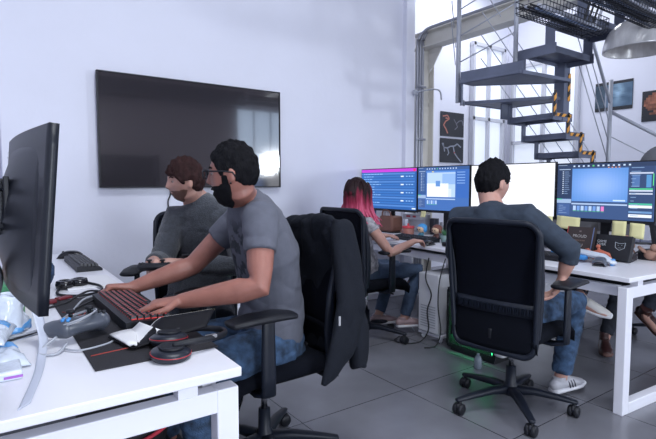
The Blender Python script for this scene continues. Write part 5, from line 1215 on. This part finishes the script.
# ---- two people across the right desk: only shoes, trouser legs and a hooded head show
HOOD = mat('grey_hood_fabric', (.12, .12, .135), .9, bump=.3)
J = dict(side=(0, 1, 0), pelvis=(4.42, 1.52, .55), waist=(4.42, 1.52, .72), chest=(4.38, 1.52, .94), neck=(4.34, 1.54, 1.13), head=(4.30, 1.56, 1.25), look=(-1, .1, -.1),
         shL=(4.36, 1.33, 1.07), elL=(4.2, 1.26, .84), wrL=(3.98, 1.35, .79), shR=(4.36, 1.71, 1.07), elR=(4.2, 1.8, .84), wrR=(3.98, 1.7, .79), handL=((-1, 0, -.05), (0, 0, -1), 1, {}), handR=((-1, 0, -.05), (0, 0, -1), -1, {}),
         hipL=(4.40, 1.42, .53), knL=(4.18, 1.50, .60), anL=(4.02, 1.56, .27), hipR=(4.40, 1.63, .53), knR=(3.92, 1.68, .54), anR=(3.72, 1.71, .085), toeL=(-.15, -.75, -.55), soleL=(-.5, -.3, .7), toeR=(-.75, -.45, 0), hairmat=HAIRN, legk=.85)
pb, MH = person('person', 'person in brown leather boots and dark trousers across the right desk', (4.40, 1.52, 0), J, 1.02, SKINP, HOOD, 'long', JEAND, (BSO, BSH, BLA, 'boot'), voxel=.009)
k = MB(); star(k, MH, 1.04, hairfn(.12, .1, .1, .5, -.1, -.6, .04, 14.), 64, 48); obj('hair', k, HAIRN, pb, True)
J = dict(side=(.2, 1, 0), pelvis=(4.35, 2.2, .55), waist=(4.38, 2.2, .70), chest=(4.38, 2.2, .88), neck=(4.35, 2.18, 1.05), head=(4.32, 2.15, 1.17), look=(-1, -.1, -.1),
         shL=(4.36, 2.02, 1.0), elL=(4.2, 1.96, .8), wrL=(4.0, 2.05, .78), shR=(4.36, 2.38, 1.0), elR=(4.25, 2.45, .8), wrR=(4.0, 2.35, .78), handL=((-1, 0, -.05), (0, 0, -1), 1, {}), handR=((-1, 0, -.05), (0, 0, -1), -1, {}),
         hipL=(4.30, 2.1, .55), knL=(3.80, 1.90, .55), anL=(3.70, 1.95, .12), hipR=(4.30, 2.3, .55), knR=(3.50, 1.85, .575), anR=(3.06, 1.565, .52), toeL=(-1, 0, 0), toeR=(.30, -.75, -.22), soleR=(-.25, 0, 1), shoek=1.05, hairmat=HAIRN, legk=.8)
pa, MH = person('person', 'person with one white sneaker crossed up beneath the right desk', (4.30, 2.2, 0), J, .96, SKINP, HOOD, 'long', JEAND, (WSH, WLE, LACE, 'low'), voxel=.009)
k = MB(); star(k, MH, .96, hairfn(.12, .1, .1, .5, -.1, -.6, .04, 16.), 64, 48); obj('hair', k, HAIRN, pa, True)
# rounded grey top of an unidentified thing, on an added stand, behind the editor screen at the right edge
t = thing('unidentified_dome', 'rounded grey cover on a stand behind the rightmost screen at picture edge', 'unidentified', (3.90, 1.41, .74)); FO = V((0, .21, 0))
k = MB()
t2 = V((3.84, 1.22, 1.325)) + FO; k.ball(t2, (.09, .15, .17), 28, 18); obj('dome_cover', k, mat('grey_cover_fabric', (.12, .125, .145), .8, bump=.2), t, True)
k = MB(); k.cyl(V((3.90, 1.20, .76)) + FO, V((3.88, 1.20, 1.2)) + FO, .014); obj('pole', k, PIPE, t, True)
k = MB(); k.lathe([(0, 0), (.16, 0), (.16, .015), (.04, .035), (0, .035)], V((3.90, 1.20, .74)) + FO, 28); obj('base', k, BLACKP, t, True)
# ---------------------------------------------------------------- the black jacket on the chair back
JK = mat('black_jacket_cloth', (.009, .011, .017), .9, bump=.35, bscale=120, spec=.2)
k = MB()
k.loft([(1.235, 1.88, 1.045), (1.25, 1.87, .98), (1.27, 1.86, .82), (1.26, 1.84, .66), (1.235, 1.82, .50)], [.24, .255, .25, .21, .16], [.034, .050, .050, .045, .03], side=(.05, 1, 0), n=28)        # body over the back
k.loft([(1.245, 1.66, 1.03), (1.25, 1.62, .90), (1.25, 1.58, .72), (1.17, 1.555, .56), (1.07, 1.54, .44)], [.055, .065, .08, .075, .02], [.045, .045, .035, .03, .015], side=(1, .2, 0), n=20)   # front panel with a pointed hem
k.loft([(1.235, 1.73, 1.02), (1.255, 1.70, .93), (1.285, 1.66, .78), (1.305, 1.61, .61), (1.29, 1.585, .445)], [.055, .06, .058, .056, .052], [.034, .040, .040, .038, .036], side=(.6, .8, 0), n=20, cap='flat')   # sleeve
k.loft([(1.245, 1.68, 1.03), (1.245, 1.88, 1.045), (1.245, 2.06, 1.03)], [.042, .046, .042], [.034, .038, .034], side=(1, 0, 0), n=16)
fuse('jacket', k, JK, None, .009, 3, folds(.014, (9, 9, 3.0), 2.))
o = bpy.data.objects['jacket']; tag(o, 'black jacket draped over the back of the bearded man\'s chair', 'jacket')
k = MB(); k.box((1.105, 1.478, .70), (.008, .004, .036), (0, 0, .1)); obj('care_label', k, mat('grey_label', (.4, .4, .42), .7), o)
# ---------------------------------------------------------------- light
def area(name, loc, size, energy, rot, col=(1, 1, 1), sy=None):
    l = bpy.data.lights.new(name, 'AREA'); l.energy = energy; l.color = col; l.size = size
    if sy: l.shape = 'RECTANGLE'; l.size_y = sy
    o = bpy.data.objects.new(name, l); C.objects.link(o); o.location = loc; o.rotation_euler = rot; return o
area('ceiling_lamp_front', (.7, .6, 4.2), 1.4, 44, (0, 0, 0), (.90, .94, 1))
area('ceiling_lamp_middle', (1.3, .2, 4.2), 1.3, 46, (0, 0, 0), (.90, .94, 1))
area('ceiling_lamp_back', (5.8, 3.9, 4.2), 1.4, 45, (0, 0, 0), (.90, .94, 1))
area('daylight_window_left', (.9, YB + .05, 1.9), 1.3, 150, (math.radians(90), 0, 0), (.86, .92, 1), 1.9)
area('sunlit_window_gap', (6.5, YB + .05, 1.75), .4, 80, (math.radians(90), 0, math.radians(30)), (.88, .93, 1), .5)
w = bpy.data.worlds.new('world'); bpy.context.scene.world = w; w.use_nodes = True
w.node_tree.nodes['Background'].inputs[0].default_value = (.75, .82, 1, 1); w.node_tree.nodes['Background'].inputs[1].default_value = .6
# ---------------------------------------------------------------- camera
cd = bpy.data.cameras.new('camera'); cam = bpy.data.objects.new('camera', cd); C.objects.link(cam)
cd.sensor_width = 36; cd.lens = 490 * 36 / 656; cd.clip_start = .05
cam.location = (0, 0, 1.22); cam.rotation_euler = (math.radians(90 - 4.03), 0, -math.radians(35.4))
sc = bpy.context.scene; sc.camera = cam
sc.view_settings.view_transform = 'Standard'; sc.view_settings.look = 'None'; sc.view_settings.exposure = 0.15; sc.view_settings.gamma = 1; sc.view_settings.use_curve_mapping = False
